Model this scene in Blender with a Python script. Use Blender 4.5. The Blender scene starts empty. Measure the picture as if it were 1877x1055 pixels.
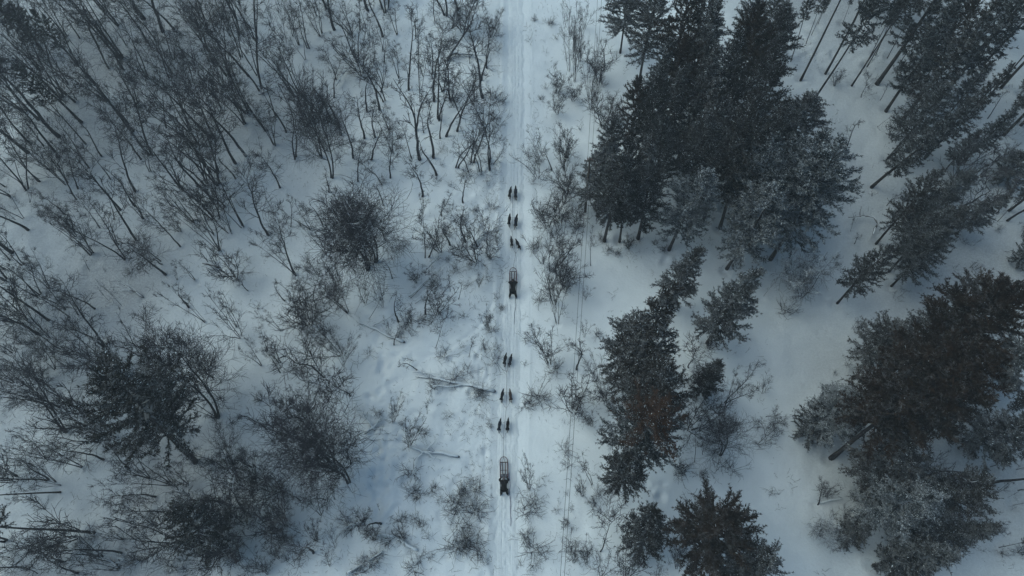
import bpy, math, random
import numpy as np
from mathutils import Vector, Matrix, Quaternion

# ------------------------------------------------------------------ camera, sky, sun, exposure
scene = bpy.context.scene
COL = scene.collection
R = math.radians
CAM_H = 50.0
TILT = R(25.0)
FPX = 1251.0
cam_data = bpy.data.cameras.new('camera')
cam_data.sensor_width = 36.0
cam_data.lens = 36.0 * FPX / 1877.0
cam_data.clip_end = 3000
cam = bpy.data.objects.new('camera', cam_data)
cam.location = (0, 0, CAM_H)
cam.rotation_euler = (TILT, 0, 0)
COL.objects.link(cam)
scene.camera = cam

SUN_EL, SUN_AZ = R(52.0), R(290.0)
world = bpy.data.worlds.new('World')
scene.world = world
world.use_nodes = True
wn = world.node_tree
wn.nodes.clear()
sky = wn.nodes.new('ShaderNodeTexSky')
sky.sky_type = 'NISHITA'
sky.sun_disc = False
sky.sun_elevation = SUN_EL
sky.sun_rotation = SUN_AZ
sky.air_density = 1.0
sky.dust_density = 3.0
sky.ozone_density = 2.0
bg = wn.nodes.new('ShaderNodeBackground')
bg.inputs['Strength'].default_value = 0.10
wo = wn.nodes.new('ShaderNodeOutputWorld')
tint = wn.nodes.new('ShaderNodeMix'); tint.data_type = 'RGBA'; tint.blend_type = 'MULTIPLY'
tint.inputs[0].default_value = 1.0
tint.inputs[7].default_value = (0.77, 1.0, 0.95, 1)      # teal cast of the dusk cloud deck
wn.links.new(sky.outputs[0], tint.inputs[6]); wn.links.new(tint.outputs[2], bg.inputs[0])
wn.links.new(bg.outputs[0], wo.inputs[0])

sun_data = bpy.data.lights.new('sun', 'SUN')
sun_data.energy = 0.55
sun_data.angle = R(60)
sun_data.color = (0.90, 0.98, 1.0)
sun = bpy.data.objects.new('sun', sun_data)
sd = Vector((math.sin(SUN_AZ) * math.cos(SUN_EL), math.cos(SUN_AZ) * math.cos(SUN_EL), math.sin(SUN_EL)))
sun.rotation_euler = (-sd).to_track_quat('-Z', 'Y').to_euler()
COL.objects.link(sun)

HAZE = 0.0009
vs = scene.view_settings
vs.view_transform = 'Standard'
vs.look = 'None'
vs.gamma = 1.0
vs.use_curve_mapping = False
vs.exposure = 0.56
scene.cycles.max_bounces = 6
scene.cycles.diffuse_bounces = 3
scene.cycles.volume_bounces = 1

# ------------------------------------------------------------------ measuring: a point of the place from where it is seen
def ray(px, py):
    u = (px - 938.5) / FPX
    v = (py - 527.5) / FPX
    s, c = math.sin(TILT), math.cos(TILT)
    return Vector((u, s - v * c, -c - v * s))

def at(px, py, z=0.0):
    d = ray(px, py)
    k = (CAM_H - z) / -d.z
    return Vector((d.x * k, d.y * k, z))

# ------------------------------------------------------------------ terrain
nrng = np.random.default_rng(7)
def vnoise(x, y, cell, seed):
    r = np.random.default_rng(seed)
    n = 256
    lat = r.random((n, n))
    fx, fy = x / cell, y / cell
    ix, iy = np.floor(fx).astype(int), np.floor(fy).astype(int)
    tx, ty = fx - ix, fy - iy
    tx = tx * tx * tx * (tx * (6 * tx - 15) + 10); ty = ty * ty * ty * (ty * (6 * ty - 15) + 10)
    a = lat[ix % n, iy % n]; b = lat[(ix + 1) % n, iy % n]
    c = lat[ix % n, (iy + 1) % n]; d = lat[(ix + 1) % n, (iy + 1) % n]
    return (a * (1 - tx) + b * tx) * (1 - ty) + (c * (1 - tx) + d * tx) * ty - 0.5

TR = [(946, 0), (946, 130), (945, 260), (943, 400), (940, 520), (936, 640), (932, 760), (929.5, 880), (928, 1055)]
_tw = [at(*p) for p in TR]
_ty = np.array([p.y for p in _tw][::-1]); _tx = np.array([p.x for p in _tw][::-1])
_ty = np.concatenate(([-300], _ty, [300])); _tx = np.concatenate(([_tx[0] - 1.0], _tx, [_tx[-1] + 2.0]))
def trail_x(y):
    return np.interp(y, _ty, _tx)
TW = 0.90          # half width of the trail

def sstep(a, b, x):
    t = np.clip((x - a) / (b - a), 0, 1)
    return t * t * (3 - 2 * t)

def terrain(x, y):
    x = np.asarray(x, float); y = np.asarray(y, float)
    d = x - trail_x(y)
    h = 0.9 * vnoise(x, y, 23.0, 1) + 0.5 * vnoise(x + 5, y, 9.0, 2)
    rough = np.where(d < 0, 1.0, 0.55)
    rough = rough * (0.45 + 0.55 * sstep(-0.15, 0.2, vnoise(x, y, 12, 9)))
    rough = np.where((d < -1) & (d > -11), np.maximum(rough, 0.85), rough)
    h = h + rough * (0.26 * vnoise(x, y, 2.1, 3) + 0.20 * vnoise(x, y, 0.95, 4) + 0.07 * vnoise(x, y, 0.45, 5))
    flat = np.exp(-(d / 3.2) ** 2)
    h = h * (1 - 0.85 * flat)
    # old churned edge on the left, a thin ski line on the right
    wob = 0.12 * vnoise(y * 0 + 3.3, y, 3.0, 11)
    h -= 0.03 * np.exp(-((d + 1.60 + wob) / 0.12) ** 2) * (0.5 + vnoise(x, y, 1.1, 12))
    h += 0.03 * np.exp(-((d + 1.30 + wob) / 0.2) ** 2) * (1 + 2 * vnoise(x, y, .7, 13))
    h -= 0.016 * np.exp(-((d - 1.45 + wob) / 0.06) ** 2) * (0.6 + vnoise(x, y, 2.0, 16))
    h += 0.02 * np.exp(-((d - 1.5) / 0.16) ** 2) * (1 + 2 * vnoise(x, y, .8, 14))
    # the packed trail lies a little lower
    ew = 0.10 * vnoise(x, y, 0.9, 15)
    h = h - 0.10 * (1 - sstep(TW - 0.35 + ew, TW + 0.50 + ew, np.abs(d)))
    return h

def tz(x, y):
    return float(terrain(x, y))

def gpt(px, py):
    p = at(px, py, 0)
    for _ in range(3):
        p = at(px, py, tz(p.x, p.y))
    return p

# ------------------------------------------------------------------ materials
def mat(name):
    m = bpy.data.materials.new(name)
    m.use_nodes = True
    nt = m.node_tree
    b = nt.nodes['Principled BSDF']
    return m, nt, b

def node(nt, t, **kw):
    n = nt.nodes.new(t)
    for k, v in kw.items():
        if k in n.inputs: n.inputs[k].default_value = v
        else: setattr(n, k, v)
    return n

def ramp(nt, fac, stops):
    r = nt.nodes.new('ShaderNodeValToRGB')
    e = r.color_ramp.elements
    while len(e) < len(stops): e.new(0.5)
    for el, (p, c) in zip(e, stops):
        el.position = p
        el.color = (*c, 1) if len(c) == 3 else c
    nt.links.new(fac, r.inputs[0])
    return r.outputs[0]

def snow_material(name, painted_shade=0.0, bump=0.5, grooves=False):
    m, nt, b = mat(name)
    L = nt.links.new
    tc = node(nt, 'ShaderNodeTexCoord')
    n1 = node(nt, 'ShaderNodeTexNoise', Scale=0.35, Detail=12.0, Roughness=0.62)
    L(tc.outputs['Object'], n1.inputs['Vector'])
    base = ramp(nt, n1.outputs[0], [(0.3, (0.70, 0.72, 0.74)), (0.7, (0.80, 0.82, 0.84))])
    out = base
    if painted_shade:
        # forest shade and edge darkening painted into the colour, mottled as by needles and bark
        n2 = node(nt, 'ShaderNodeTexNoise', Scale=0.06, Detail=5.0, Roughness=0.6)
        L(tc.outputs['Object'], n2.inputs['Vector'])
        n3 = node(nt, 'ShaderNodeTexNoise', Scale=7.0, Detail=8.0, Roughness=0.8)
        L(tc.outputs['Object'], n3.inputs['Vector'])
        at_ = node(nt, 'ShaderNodeAttribute', attribute_name='painted_shade')
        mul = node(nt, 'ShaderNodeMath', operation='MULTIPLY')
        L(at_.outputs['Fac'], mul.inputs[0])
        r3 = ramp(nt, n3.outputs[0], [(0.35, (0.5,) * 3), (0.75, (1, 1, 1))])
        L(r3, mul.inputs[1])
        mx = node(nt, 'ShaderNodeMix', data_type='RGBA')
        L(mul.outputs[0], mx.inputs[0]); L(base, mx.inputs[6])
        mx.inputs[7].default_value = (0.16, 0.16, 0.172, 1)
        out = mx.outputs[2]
    L(out, b.inputs['Base Color'])
    b.inputs['Roughness'].default_value = 0.75
    b.inputs['Specular IOR Level'].default_value = 0.2
    nb = node(nt, 'ShaderNodeTexNoise', Scale=5.0, Detail=8.0, Roughness=0.65)
    L(tc.outputs['Object'], nb.inputs['Vector'])
    hsum = nb.outputs[0]
    if grooves:
        mp = node(nt, 'ShaderNodeMapping'); mp.inputs['Scale'].default_value = (9.0, 0.12, 1)
        L(tc.outputs['UV'], mp.inputs['Vector'])
        ng = node(nt, 'ShaderNodeTexNoise', Scale=1.0, Detail=4.0, Roughness=0.7)
        L(mp.outputs[0], ng.inputs['Vector'])
        ad = node(nt, 'ShaderNodeMath', operation='MULTIPLY_ADD'); ad.inputs[1].default_value = 0.9
        L(ng.outputs[0], ad.inputs[0]); L(hsum, ad.inputs[2])
        hsum = ad.outputs[0]
    bp = node(nt, 'ShaderNodeBump', Strength=bump, Distance=0.09)
    L(hsum, bp.inputs['Height']); L(bp.outputs[0], b.inputs['Normal'])
    return m

def plant_material(name, c1, c2, snow=0.0, scale=3.0, rough=0.9, tint=None, snow_lo=0.45):
    """bark or needles; snow = how much of the faces that look up keep a dusting of snow"""
    m, nt, b = mat(name)
    L = nt.links.new
    tc = node(nt, 'ShaderNodeTexCoord')
    n1 = node(nt, 'ShaderNodeTexNoise', Scale=scale, Detail=4.0)
    L(tc.outputs['Object'], n1.inputs['Vector'])
    col = ramp(nt, n1.outputs[0], [(0.35, c1), (0.68, c2)])
    if tint:
        oi = node(nt, 'ShaderNodeObjectInfo')
        mx = node(nt, 'ShaderNodeMix', data_type='RGBA')
        r = ramp(nt, oi.outputs['Random'], [(0.2, (0, 0, 0)), (1.0, (0.8,) * 3)])
        L(r, mx.inputs[0]); L(col, mx.inputs[6]); mx.inputs[7].default_value = (*tint, 1)
        col = mx.outputs[2]
    if snow:
        g = node(nt, 'ShaderNodeNewGeometry')
        sp = node(nt, 'ShaderNodeSeparateXYZ'); L(g.outputs['Normal'], sp.inputs[0])
        n2 = node(nt, 'ShaderNodeTexNoise', Scale=1.3, Detail=3.0); L(g.outputs['Position'], n2.inputs['Vector'])
        ad = node(nt, 'ShaderNodeMath', operation='MULTIPLY_ADD')
        L(n2.outputs[0], ad.inputs[0]); ad.inputs[1].default_value = 1.6; L(sp.outputs[2], ad.inputs[2])
        mr = node(nt, 'ShaderNodeMapRange'); L(ad.outputs[0], mr.inputs[0])
        mr.inputs[1].default_value = 1.0 + snow_lo; mr.inputs[2].default_value = 1.25 + snow_lo
        mr.inputs[3].default_value = 0; mr.inputs[4].default_value = snow
        mx = node(nt, 'ShaderNodeMix', data_type='RGBA')
        L(mr.outputs[0], mx.inputs[0]); L(col, mx.inputs[6]); mx.inputs[7].default_value = (0.75, 0.77, 0.8, 1)
        col = mx.outputs[2]
    L(col, b.inputs['Base Color'])
    b.inputs['Roughness'].default_value = rough
    b.inputs['Specular IOR Level'].default_value = 0.15
    bp = node(nt, 'ShaderNodeBump', Strength=0.5, Distance=0.02)
    L(n1.outputs[0], bp.inputs['Height']); L(bp.outputs[0], b.inputs['Normal'])
    return m

def plain(name, c, rough=0.7, var=0.25, scale=12.0, metal=0.0):
    m, nt, b = mat(name)
    tc = node(nt, 'ShaderNodeTexCoord')
    n1 = node(nt, 'ShaderNodeTexNoise', Scale=scale, Detail=4.0)
    nt.links.new(tc.outputs['Object'], n1.inputs['Vector'])
    lo = tuple(v * (1 - var) for v in c); hi = tuple(v * (1 + var) for v in c)
    nt.links.new(ramp(nt, n1.outputs[0], [(0.3, lo), (0.7, hi)]), b.inputs['Base Color'])
    b.inputs['Roughness'].default_value = rough
    b.inputs['Specular IOR Level'].default_value = 0.2
    b.inputs['Metallic'].default_value = metal
    return m

M = {}
M['snow'] = snow_material('forest_snow', painted_shade=1.0, bump=0.6)
M['trail'] = snow_material('packed_snow', bump=0.7, grooves=True)
M['cap'] = snow_material('clinging_snow', bump=0.3)
M['bark'] = plant_material('birch_bark', (0.030, 0.028, 0.032), (0.062, 0.056, 0.060), snow=0.75, snow_lo=0.62)
M['twig'] = plant_material('birch_twigs', (0.028, 0.025, 0.030), (0.055, 0.048, 0.054), snow=0.6, snow_lo=0.68)
M['twig_frost'] = plant_material('frosted_twigs', (0.05, 0.048, 0.055), (0.10, 0.095, 0.10), snow=0.85, snow_lo=0.22)
M['pine_bark'] = plant_material('pine_bark', (0.035, 0.030, 0.030), (0.075, 0.060, 0.055), snow=0.5, snow_lo=0.7)
M['needle'] = plant_material('pine_needles', (0.017, 0.017, 0.017), (0.038, 0.036, 0.035), tint=(0.034, 0.025, 0.020), scale=1.2, snow=0.22, snow_lo=0.5)
M['needle_frost'] = plant_material('frosted_pine_needles', (0.020, 0.024, 0.026), (0.048, 0.052, 0.054), scale=1.2, snow=0.35, snow_lo=0.38)
M['needle_dark'] = plant_material('dark_pine_needles', (0.012, 0.008, 0.006), (0.040, 0.021, 0.012), scale=0.9, snow=0.12, snow_lo=0.6)
M['needle_rust'] = plant_material('rusty_pine_needles', (0.018, 0.020, 0.020), (0.040, 0.042, 0.040), scale=1.2, snow=0.25, snow_lo=0.4)
def rust_patch():
    # dead red-brown needles on some of the upper branches
    nt = M['needle_rust'].node_tree; b = nt.nodes['Principled BSDF']; L = nt.links.new
    old = b.inputs['Base Color'].links[0].from_socket
    tc = node(nt, 'ShaderNodeTexCoord'); sp = node(nt, 'ShaderNodeSeparateXYZ'); L(tc.outputs['Object'], sp.inputs[0])
    n = node(nt, 'ShaderNodeTexNoise', Scale=0.9, Detail=4.0); L(tc.outputs['Object'], n.inputs['Vector'])
    a = node(nt, 'ShaderNodeMath', operation='MULTIPLY_ADD'); L(n.outputs[0], a.inputs[0]); a.inputs[1].default_value = 9.0; L(sp.outputs[2], a.inputs[2])
    mr = node(nt, 'ShaderNodeMapRange'); L(a.outputs[0], mr.inputs[0]); mr.inputs[1].default_value = 14.2; mr.inputs[2].default_value = 16.2; mr.inputs[4].default_value = 0.9
    mx = node(nt, 'ShaderNodeMix', data_type='RGBA'); L(mr.outputs[0], mx.inputs[0]); L(old, mx.inputs[6]); mx.inputs[7].default_value = (0.080, 0.038, 0.022, 1)
    L(mx.outputs[2], b.inputs['Base Color'])
rust_patch()
M['log'] = plant_material('dead_wood', (0.05, 0.045, 0.045), (0.12, 0.105, 0.10), snow=0.8, snow_lo=0.5)
M['pole'] = plain('weathered_pole', (0.075, 0.06, 0.05), 0.85)
M['wire'] = plain('power_wire', (0.03, 0.03, 0.035), 0.6)
M['porcelain'] = plain('insulator', (0.18, 0.10, 0.07), 0.3)

# ------------------------------------------------------------------ mesh builders
class MB:
    def __init__(self): self.v = []; self.f = []
    def tube(self, pts, rad, sides=3, cap=True):
        pts = [Vector(p) for p in pts]
        n0 = len(self.v)
        ref = Vector((0.3, 0.9, 0.2))
        for i, p in enumerate(pts):
            a = pts[max(i - 1, 0)]; b = pts[min(i + 1, len(pts) - 1)]
            d = (b - a)
            if d.length < 1e-9: d = Vector((0, 0, 1))
            d.normalize()
            s = d.cross(ref)
            if s.length < 1e-4: s = d.cross(Vector((1, 0, 0)))
            s.normalize(); t = d.cross(s)
            r = rad[i] if hasattr(rad, '__len__') else rad
            for k in range(sides):
                an = 2 * math.pi * k / sides
                q = p + (s * math.cos(an) + t * math.sin(an)) * r
                self.v.append((q.x, q.y, q.z))
        for i in range(len(pts) - 1):
            for k in range(sides):
                a = n0 + i * sides + k; b = n0 + i * sides + (k + 1) % sides
                self.f.append((a, b, b + sides, a + sides))
        if cap:
            self.f.append(tuple(n0 + k for k in range(sides))[::-1])
            e = n0 + (len(pts) - 1) * sides
            self.f.append(tuple(e + k for k in range(sides)))
    def box(self, c, s, rot=None, taper=1.0):
        n0 = len(self.v)
        for z in (-1, 1):
            k = taper if z > 0 else 1
            for x, y in ((-1, -1), (1, -1), (1, 1), (-1, 1)):
                p = Vector((x * s[0] / 2 * k, y * s[1] / 2 * k, z * s[2] / 2))
                if rot is not None: p = rot @ p
                self.v.append(tuple(p + Vector(c)))
        for q in ((3, 2, 1, 0), (4, 5, 6, 7), (0, 1, 5, 4), (1, 2, 6, 5), (2, 3, 7, 6), (3, 0, 4, 7)):
            self.f.append(tuple(n0 + i for i in q))
    def blob(self, c, r, seg=8, rings=5, noise=0.0, rng=None):
        n0 = len(self.v)
        for i in range(rings + 1):
            th = math.pi * i / rings
            for k in range(seg):
                ph = 2 * math.pi * k / seg
                q = 1 + (rng.uniform(-noise, noise) if rng else 0)
                self.v.append((c[0] + r[0] * q * math.sin(th) * math.cos(ph), c[1] + r[1] * q * math.sin(th) * math.sin(ph), c[2] + r[2] * q * math.cos(th)))
        for i in range(rings):
            for k in range(seg):
                a = n0 + i * seg + k; b = n0 + i * seg + (k + 1) % seg
                self.f.append((a, a + seg, b + seg, b))
    def mesh(self, name, m, smooth=True):
        me = bpy.data.meshes.new(name)
        me.from_pydata(self.v, [], self.f)
        me.materials.append(m)
        if smooth: me.polygons.foreach_set('use_smooth', [True] * len(me.polygons))
        me.update()
        return me

def np_mesh(name, V, F, m, smooth=False):
    """V (n,3), F (k,3 or 4)"""
    me = bpy.data.meshes.new(name)
    V = np.asarray(V, np.float32); F = np.asarray(F, np.int32)
    me.vertices.add(len(V)); me.vertices.foreach_set('co', V.ravel())
    me.loops.add(F.size); me.loops.foreach_set('vertex_index', F.ravel())
    me.polygons.add(len(F))
    me.polygons.foreach_set('loop_start', np.arange(0, F.size, F.shape[1], dtype=np.int32))
    me.polygons.foreach_set('use_smooth', np.full(len(F), smooth))
    me.update(calc_edges=True)
    me.materials.append(m)
    return me

def link(name, me, parent=None, loc=None):
    o = bpy.data.objects.new(name, me)
    COL.objects.link(o)
    if parent: o.parent = parent
    if loc is not None: o.location = loc
    return o

def tag(o, label=None, cat=None, group=None, kind=None):
    if label: o['label'] = label
    if cat: o['category'] = cat
    if group: o['group'] = group
    if kind: o['kind'] = kind
    return o

def empty(name, loc=(0, 0, 0)):
    o = bpy.data.objects.new(name, None)
    o.empty_display_size = 0.3
    o.location = loc
    COL.objects.link(o)
    return o

# ------------------------------------------------------------------ the ground: one sheet, fine where it is seen
def axis(dense0, dense1, step, extra):
    a = list(np.arange(dense0, dense1 + 1e-6, step))
    lo, s = dense0, step
    while lo > -900: s *= 1.25; lo -= s; a.append(lo)
    hi, s = dense1, step
    while hi < 900: s *= 1.25; hi += s; a.append(hi)
    a += extra
    a = np.unique(np.round(np.array(a), 4))
    keep = [a[0]]
    for q in a[1:]:
        if q - keep[-1] > 0.025: keep.append(q)
    return np.array(keep)
xs = axis(-54, 54, 0.17, list(np.arange(-3.4, 3.6, 0.045)))
ys = axis(-4, 62, 0.17, [])
XX, YY = np.meshgrid(xs, ys, indexing='xy')
ZZ = terrain(XX, YY)
edge = np.maximum(np.abs(XX), np.abs(YY - 20))
ZZ = ZZ + 3.0 * sstep(90, 400, edge) * (vnoise(XX, YY, 60, 21) + 0.3)

drng = random.Random(5)
def dimple(px, py, r, depth, ax=1.0, ang=0.0):
    p = at(px, py)
    R3 = r * 3.2 * max(1, ax)
    i0, i1 = np.searchsorted(xs, (p.x - R3, p.x + R3)); j0, j1 = np.searchsorted(ys, (p.y - R3, p.y + R3))
    if i1 <= i0 or j1 <= j0: return
    dx = XX[j0:j1, i0:i1] - p.x; dy = YY[j0:j1, i0:i1] - p.y
    ca, sa = math.cos(ang), math.sin(ang)
    q = ((dx * ca + dy * sa) / (r * ax)) ** 2 + ((-dx * sa + dy * ca) / r) ** 2
    ZZ[j0:j1, i0:i1] += -depth * np.exp(-q) + depth * 0.22 * np.exp(-((np.sqrt(q) - 1.6) / 0.7) ** 2)
# trodden, slumped snow left of the trail; a moose track; hollows
for cx, cy, sx, sy, n in ((706, 800, 22, 60, 70), (690, 885, 30, 45, 45), (712, 665, 26, 26, 30), (770, 900, 60, 60, 40), (850, 700, 30, 40, 18),
                          (1490, 100, 30, 5, 22), (260, 940, 45, 20, 22), (1240, 470, 30, 10, 8), (1213, 890, 14, 26, 10), (880, 300, 30, 120, 40),
                          (820, 480, 60, 80, 50), (860, 930, 40, 80, 40)):
    for _ in range(n):
        dimple(drng.gauss(cx, sx), drng.gauss(cy, sy), drng.uniform(0.11, 0.32), drng.uniform(0.05, 0.19), drng.uniform(1, 2.2), drng.uniform(0, 3.1))
for i in range(26):
    t = i / 25
    dimple(900 - 120 * t + 6 * math.sin(t * 9), 560 + 30 * math.sin(t * 3) + 90 * t, 0.16, 0.09, 1.4, 0.5)
dimple(396, 486, 0.42, 0.5)

ZZ0 = ZZ.copy()
V = np.stack([XX.ravel(), YY.ravel(), ZZ.ravel()], 1)
nx, ny = len(xs), len(ys)
I = np.arange(ny - 1)[:, None] * nx + np.arange(nx - 1)[None, :]
F = np.stack([I, I + 1, I + nx + 1, I + nx], -1).reshape(-1, 4)
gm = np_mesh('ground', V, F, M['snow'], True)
att = gm.attributes.new('painted_shade', 'FLOAT', 'POINT')
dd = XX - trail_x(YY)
shade_mask = sstep(9, 26, -dd) * 0.85 + sstep(13, 32, dd) * 0.85  # painted darkening grows with distance from the trail, in place of forest shade
shade_mask = shade_mask * (0.75 + 0.9 * vnoise(XX, YY, 8, 31))
att.data.foreach_set('value', np.clip(shade_mask, 0, 1).astype(np.float32).ravel())
tag(link('ground', gm), kind='structure')

def gz(x, y):
    i = int(np.clip(np.searchsorted(xs, x), 1, nx - 1)); j = int(np.clip(np.searchsorted(ys, y), 1, ny - 1))
    tx = (x - xs[i - 1]) / (xs[i] - xs[i - 1]); ty = (y - ys[j - 1]) / (ys[j] - ys[j - 1])
    a, b, c, d = ZZ[j - 1, i - 1], ZZ[j - 1, i], ZZ[j, i - 1], ZZ[j, i]
    return float((a * (1 - tx) + b * tx) * (1 - ty) + (c * (1 - tx) + d * tx) * ty)

# trail: its own strip of packed snow with runner and paw grooves
tyy = np.concatenate([np.arange(-60, -3, 1.0), np.arange(-3, 62, 0.085), np.arange(62, 160, 1.0)]); tuu = np.linspace(-TW - 0.04, TW + 0.04, 61)
TY, TU = np.meshgrid(tyy, tuu, indexing='ij')
TX = trail_x(TY) + TU
def trail_h(u, y):
    g = 0
    for c, w, dp in ((-0.62, .05, .010), (-0.30, .045, .018), (-0.05, .16, .018), (0.28, .045, .018), (0.60, .06, .012), (0.80, .03, .008), (-0.82, .03, .008), (-.45, .03, .006), (.44, .03, .006)):
        g = g - dp * np.exp(-((u - c - 0.16 * vnoise(y * 0 + c * 7, y, 5.0, 41) - 0.05 * vnoise(y * 0 + c * 3, y, 1.2, 48)) / w) ** 2)
    g = g + 0.05 * vnoise(u, y, 0.16, 42) * np.exp(-((np.abs(u) - .22) / .16) ** 2) + 0.02 * vnoise(u, y, 0.3, 44) + 0.02 * vnoise(u * 4, y, 1.2, 43)
    return g
def trail_z(x, y):
    return terrain(x, y) + 0.05
edge_drop = 0.085 * sstep(TW - 0.42, TW + 0.03, np.abs(TU) + 0.22 * vnoise(TX, TY, 0.5, 46) + 0.12 * vnoise(TX, TY, 0.17, 47))
TZ = terrain(TX, TY) + 0.055 + trail_h(TU, TY) - edge_drop
V = np.stack([TX.ravel(), TY.ravel(), TZ.ravel()], 1)
a, b = TX.shape
I = np.arange(a - 1)[:, None] * b + np.arange(b - 1)[None, :]
F = np.stack([I, I + b, I + b + 1, I + 1], -1).reshape(-1, 4)[:, ::-1]
tm = np_mesh('trail', V, F, M['trail'], True)
uv = tm.uv_layers.new(name='UVMap')
li = F.ravel()
uvs = np.stack([TU.ravel()[li], TY.ravel()[li]], 1).astype(np.float32)
uv.data.foreach_set('uv', uvs.ravel())
tag(link('trail', tm), kind='structure')

# ------------------------------------------------------------------ plants: prototypes
def perp(d, rng):
    while True:
        r = Vector((rng.gauss(0, 1), rng.gauss(0, 1), rng.gauss(0, 1)))
        s = r - d * r.dot(d)
        if s.length > 0.2: return s.normalized()

def grow(p, d, length, r0, nseg, rng, wiggle, up):
    pts = [p.copy()]; dirs = [d.copy()]
    st = length / nseg
    for i in range(nseg):
        d = (d + perp(d, rng) * wiggle * rng.uniform(0.2, 1) + Vector((0, 0, up))).normalized()
        p = p + d * st
        pts.append(p.copy()); dirs.append(d.copy())
    return pts, dirs

def birch_meshes(seed, H=8.0, stems=1, spread=0.25, dens=1.0, wide=0.35, wig=0.16, twr=0.012, start=0.34, matk='twig', side=0.85):
    rng = random.Random(seed)
    tr, cr = MB(), MB()
    for s in range(stems):
        an = 2 * math.pi * (s + rng.random() * 0.7) / max(stems, 1)
        lean = spread * rng.uniform(0.5, 1.1) if stems > 1 else 0.06
        d = Vector((math.cos(an) * lean, math.sin(an) * lean, 1)).normalized()
        h = H * (rng.uniform(0.72, 1.0) if stems > 1 and s else 1.0)
        off = Vector((math.cos(an), math.sin(an), 0)) * (0.10 if stems > 1 else 0)
        r0 = 0.020 * h * rng.uniform(0.75, 1.1) * (0.75 if stems > 2 else 1) * 0.62
        pts, dirs = grow(off + Vector((0, 0, -0.2)), d, h + 0.2, r0, 11, rng, wig * 0.75, 0.03)
        n = len(pts)
        rad = [max(r0 * (1 - i / (n - 1)) ** 0.8, 0.014) for i in range(n)]
        rad[0] *= 1.3
        tr.tube(pts, rad, 5)
        nb = int((10 + 5 * rng.random()) * dens * (1.0 if stems < 3 else 0.62))
        for k in range(nb):
            f = start + (0.99 - start) * (k + rng.random()) / nb
            x = f * (n - 1); i = min(int(x), n - 2); t = x - i
            q = pts[i].lerp(pts[i + 1], t); dd_ = dirs[i]
            L = h * wide * (1.15 - 0.75 * f) * rng.uniform(0.55, 1.15)
            bd = (dd_ * rng.uniform(0.45, 0.9) + perp(dd_, rng) * side).normalized()
            br = max(0.42 * rad[i], 0.018)
            bp_, bdirs = grow(q, bd, L, br, 5, rng, wig * 1.5, 0.08)
            cr.tube(bp_, [max(br * (1 - j / 5.5), twr) for j in range(6)], 3, False)
            n2 = max(3, int(rng.uniform(4.5, 7.5) * min(1.6, max(dens, .8))))
            for k2 in range(n2):
                x2 = rng.uniform(0.8, 5.0); i2 = min(int(x2), 4)
                q2 = bp_[i2].lerp(bp_[i2 + 1], x2 - i2)
                bd2 = (bdirs[i2] * rng.uniform(0.6, 1.1) + perp(bdirs[i2], rng) * side * 0.85 + Vector((0, 0, .15))).normalized()
                L2 = max(L * rng.uniform(0.35, 0.7), 0.35)
                p2, d2 = grow(q2, bd2, L2, 0.01, 3, rng, wig * 2.0, 0.05)
                cr.tube(p2, [twr * 1.25, twr * 1.1, twr, twr * 0.7], 3, False)
                for k3 in range(int(rng.uniform(3, 5.5) * min(1.4, max(dens, .8)) * (0.6 if side < .7 else 1))):
                    i3 = rng.randint(0, 2)
                    q3 = p2[i3].lerp(p2[i3 + 1], rng.random())
                    bd3 = (d2[i3] * rng.uniform(0.4, 1) + perp(d2[i3], rng) * 0.9).normalized()
                    L3 = max(L2 * rng.uniform(0.4, 0.8), 0.28)
                    p3, _ = grow(q3, bd3, L3, 0.01, 2, rng, wig * 2.2, 0.03)
                    cr.tube(p3, [twr * 0.95, twr * 0.8, twr * 0.5], 3, False)
    return tr.mesh('trunk', M['bark']), cr.mesh('crown', M[matk], False)

def crown_radius(me):
    co = np.empty(len(me.vertices) * 3, np.float32); me.vertices.foreach_get('co', co)
    co = co.reshape(-1, 3)
    return float(np.percentile(np.hypot(co[:, 0], co[:, 1]), 96)), float(co[:, 2].max())

class Proto: pass
def proto_birch(seed, **k):
    p = Proto(); p.trunk, p.crown = birch_meshes(seed, **k); p.snow = None
    p.r, p.h = crown_radius(p.crown); p.h = max(p.h, k.get('H', 8.0)); return p

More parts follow.
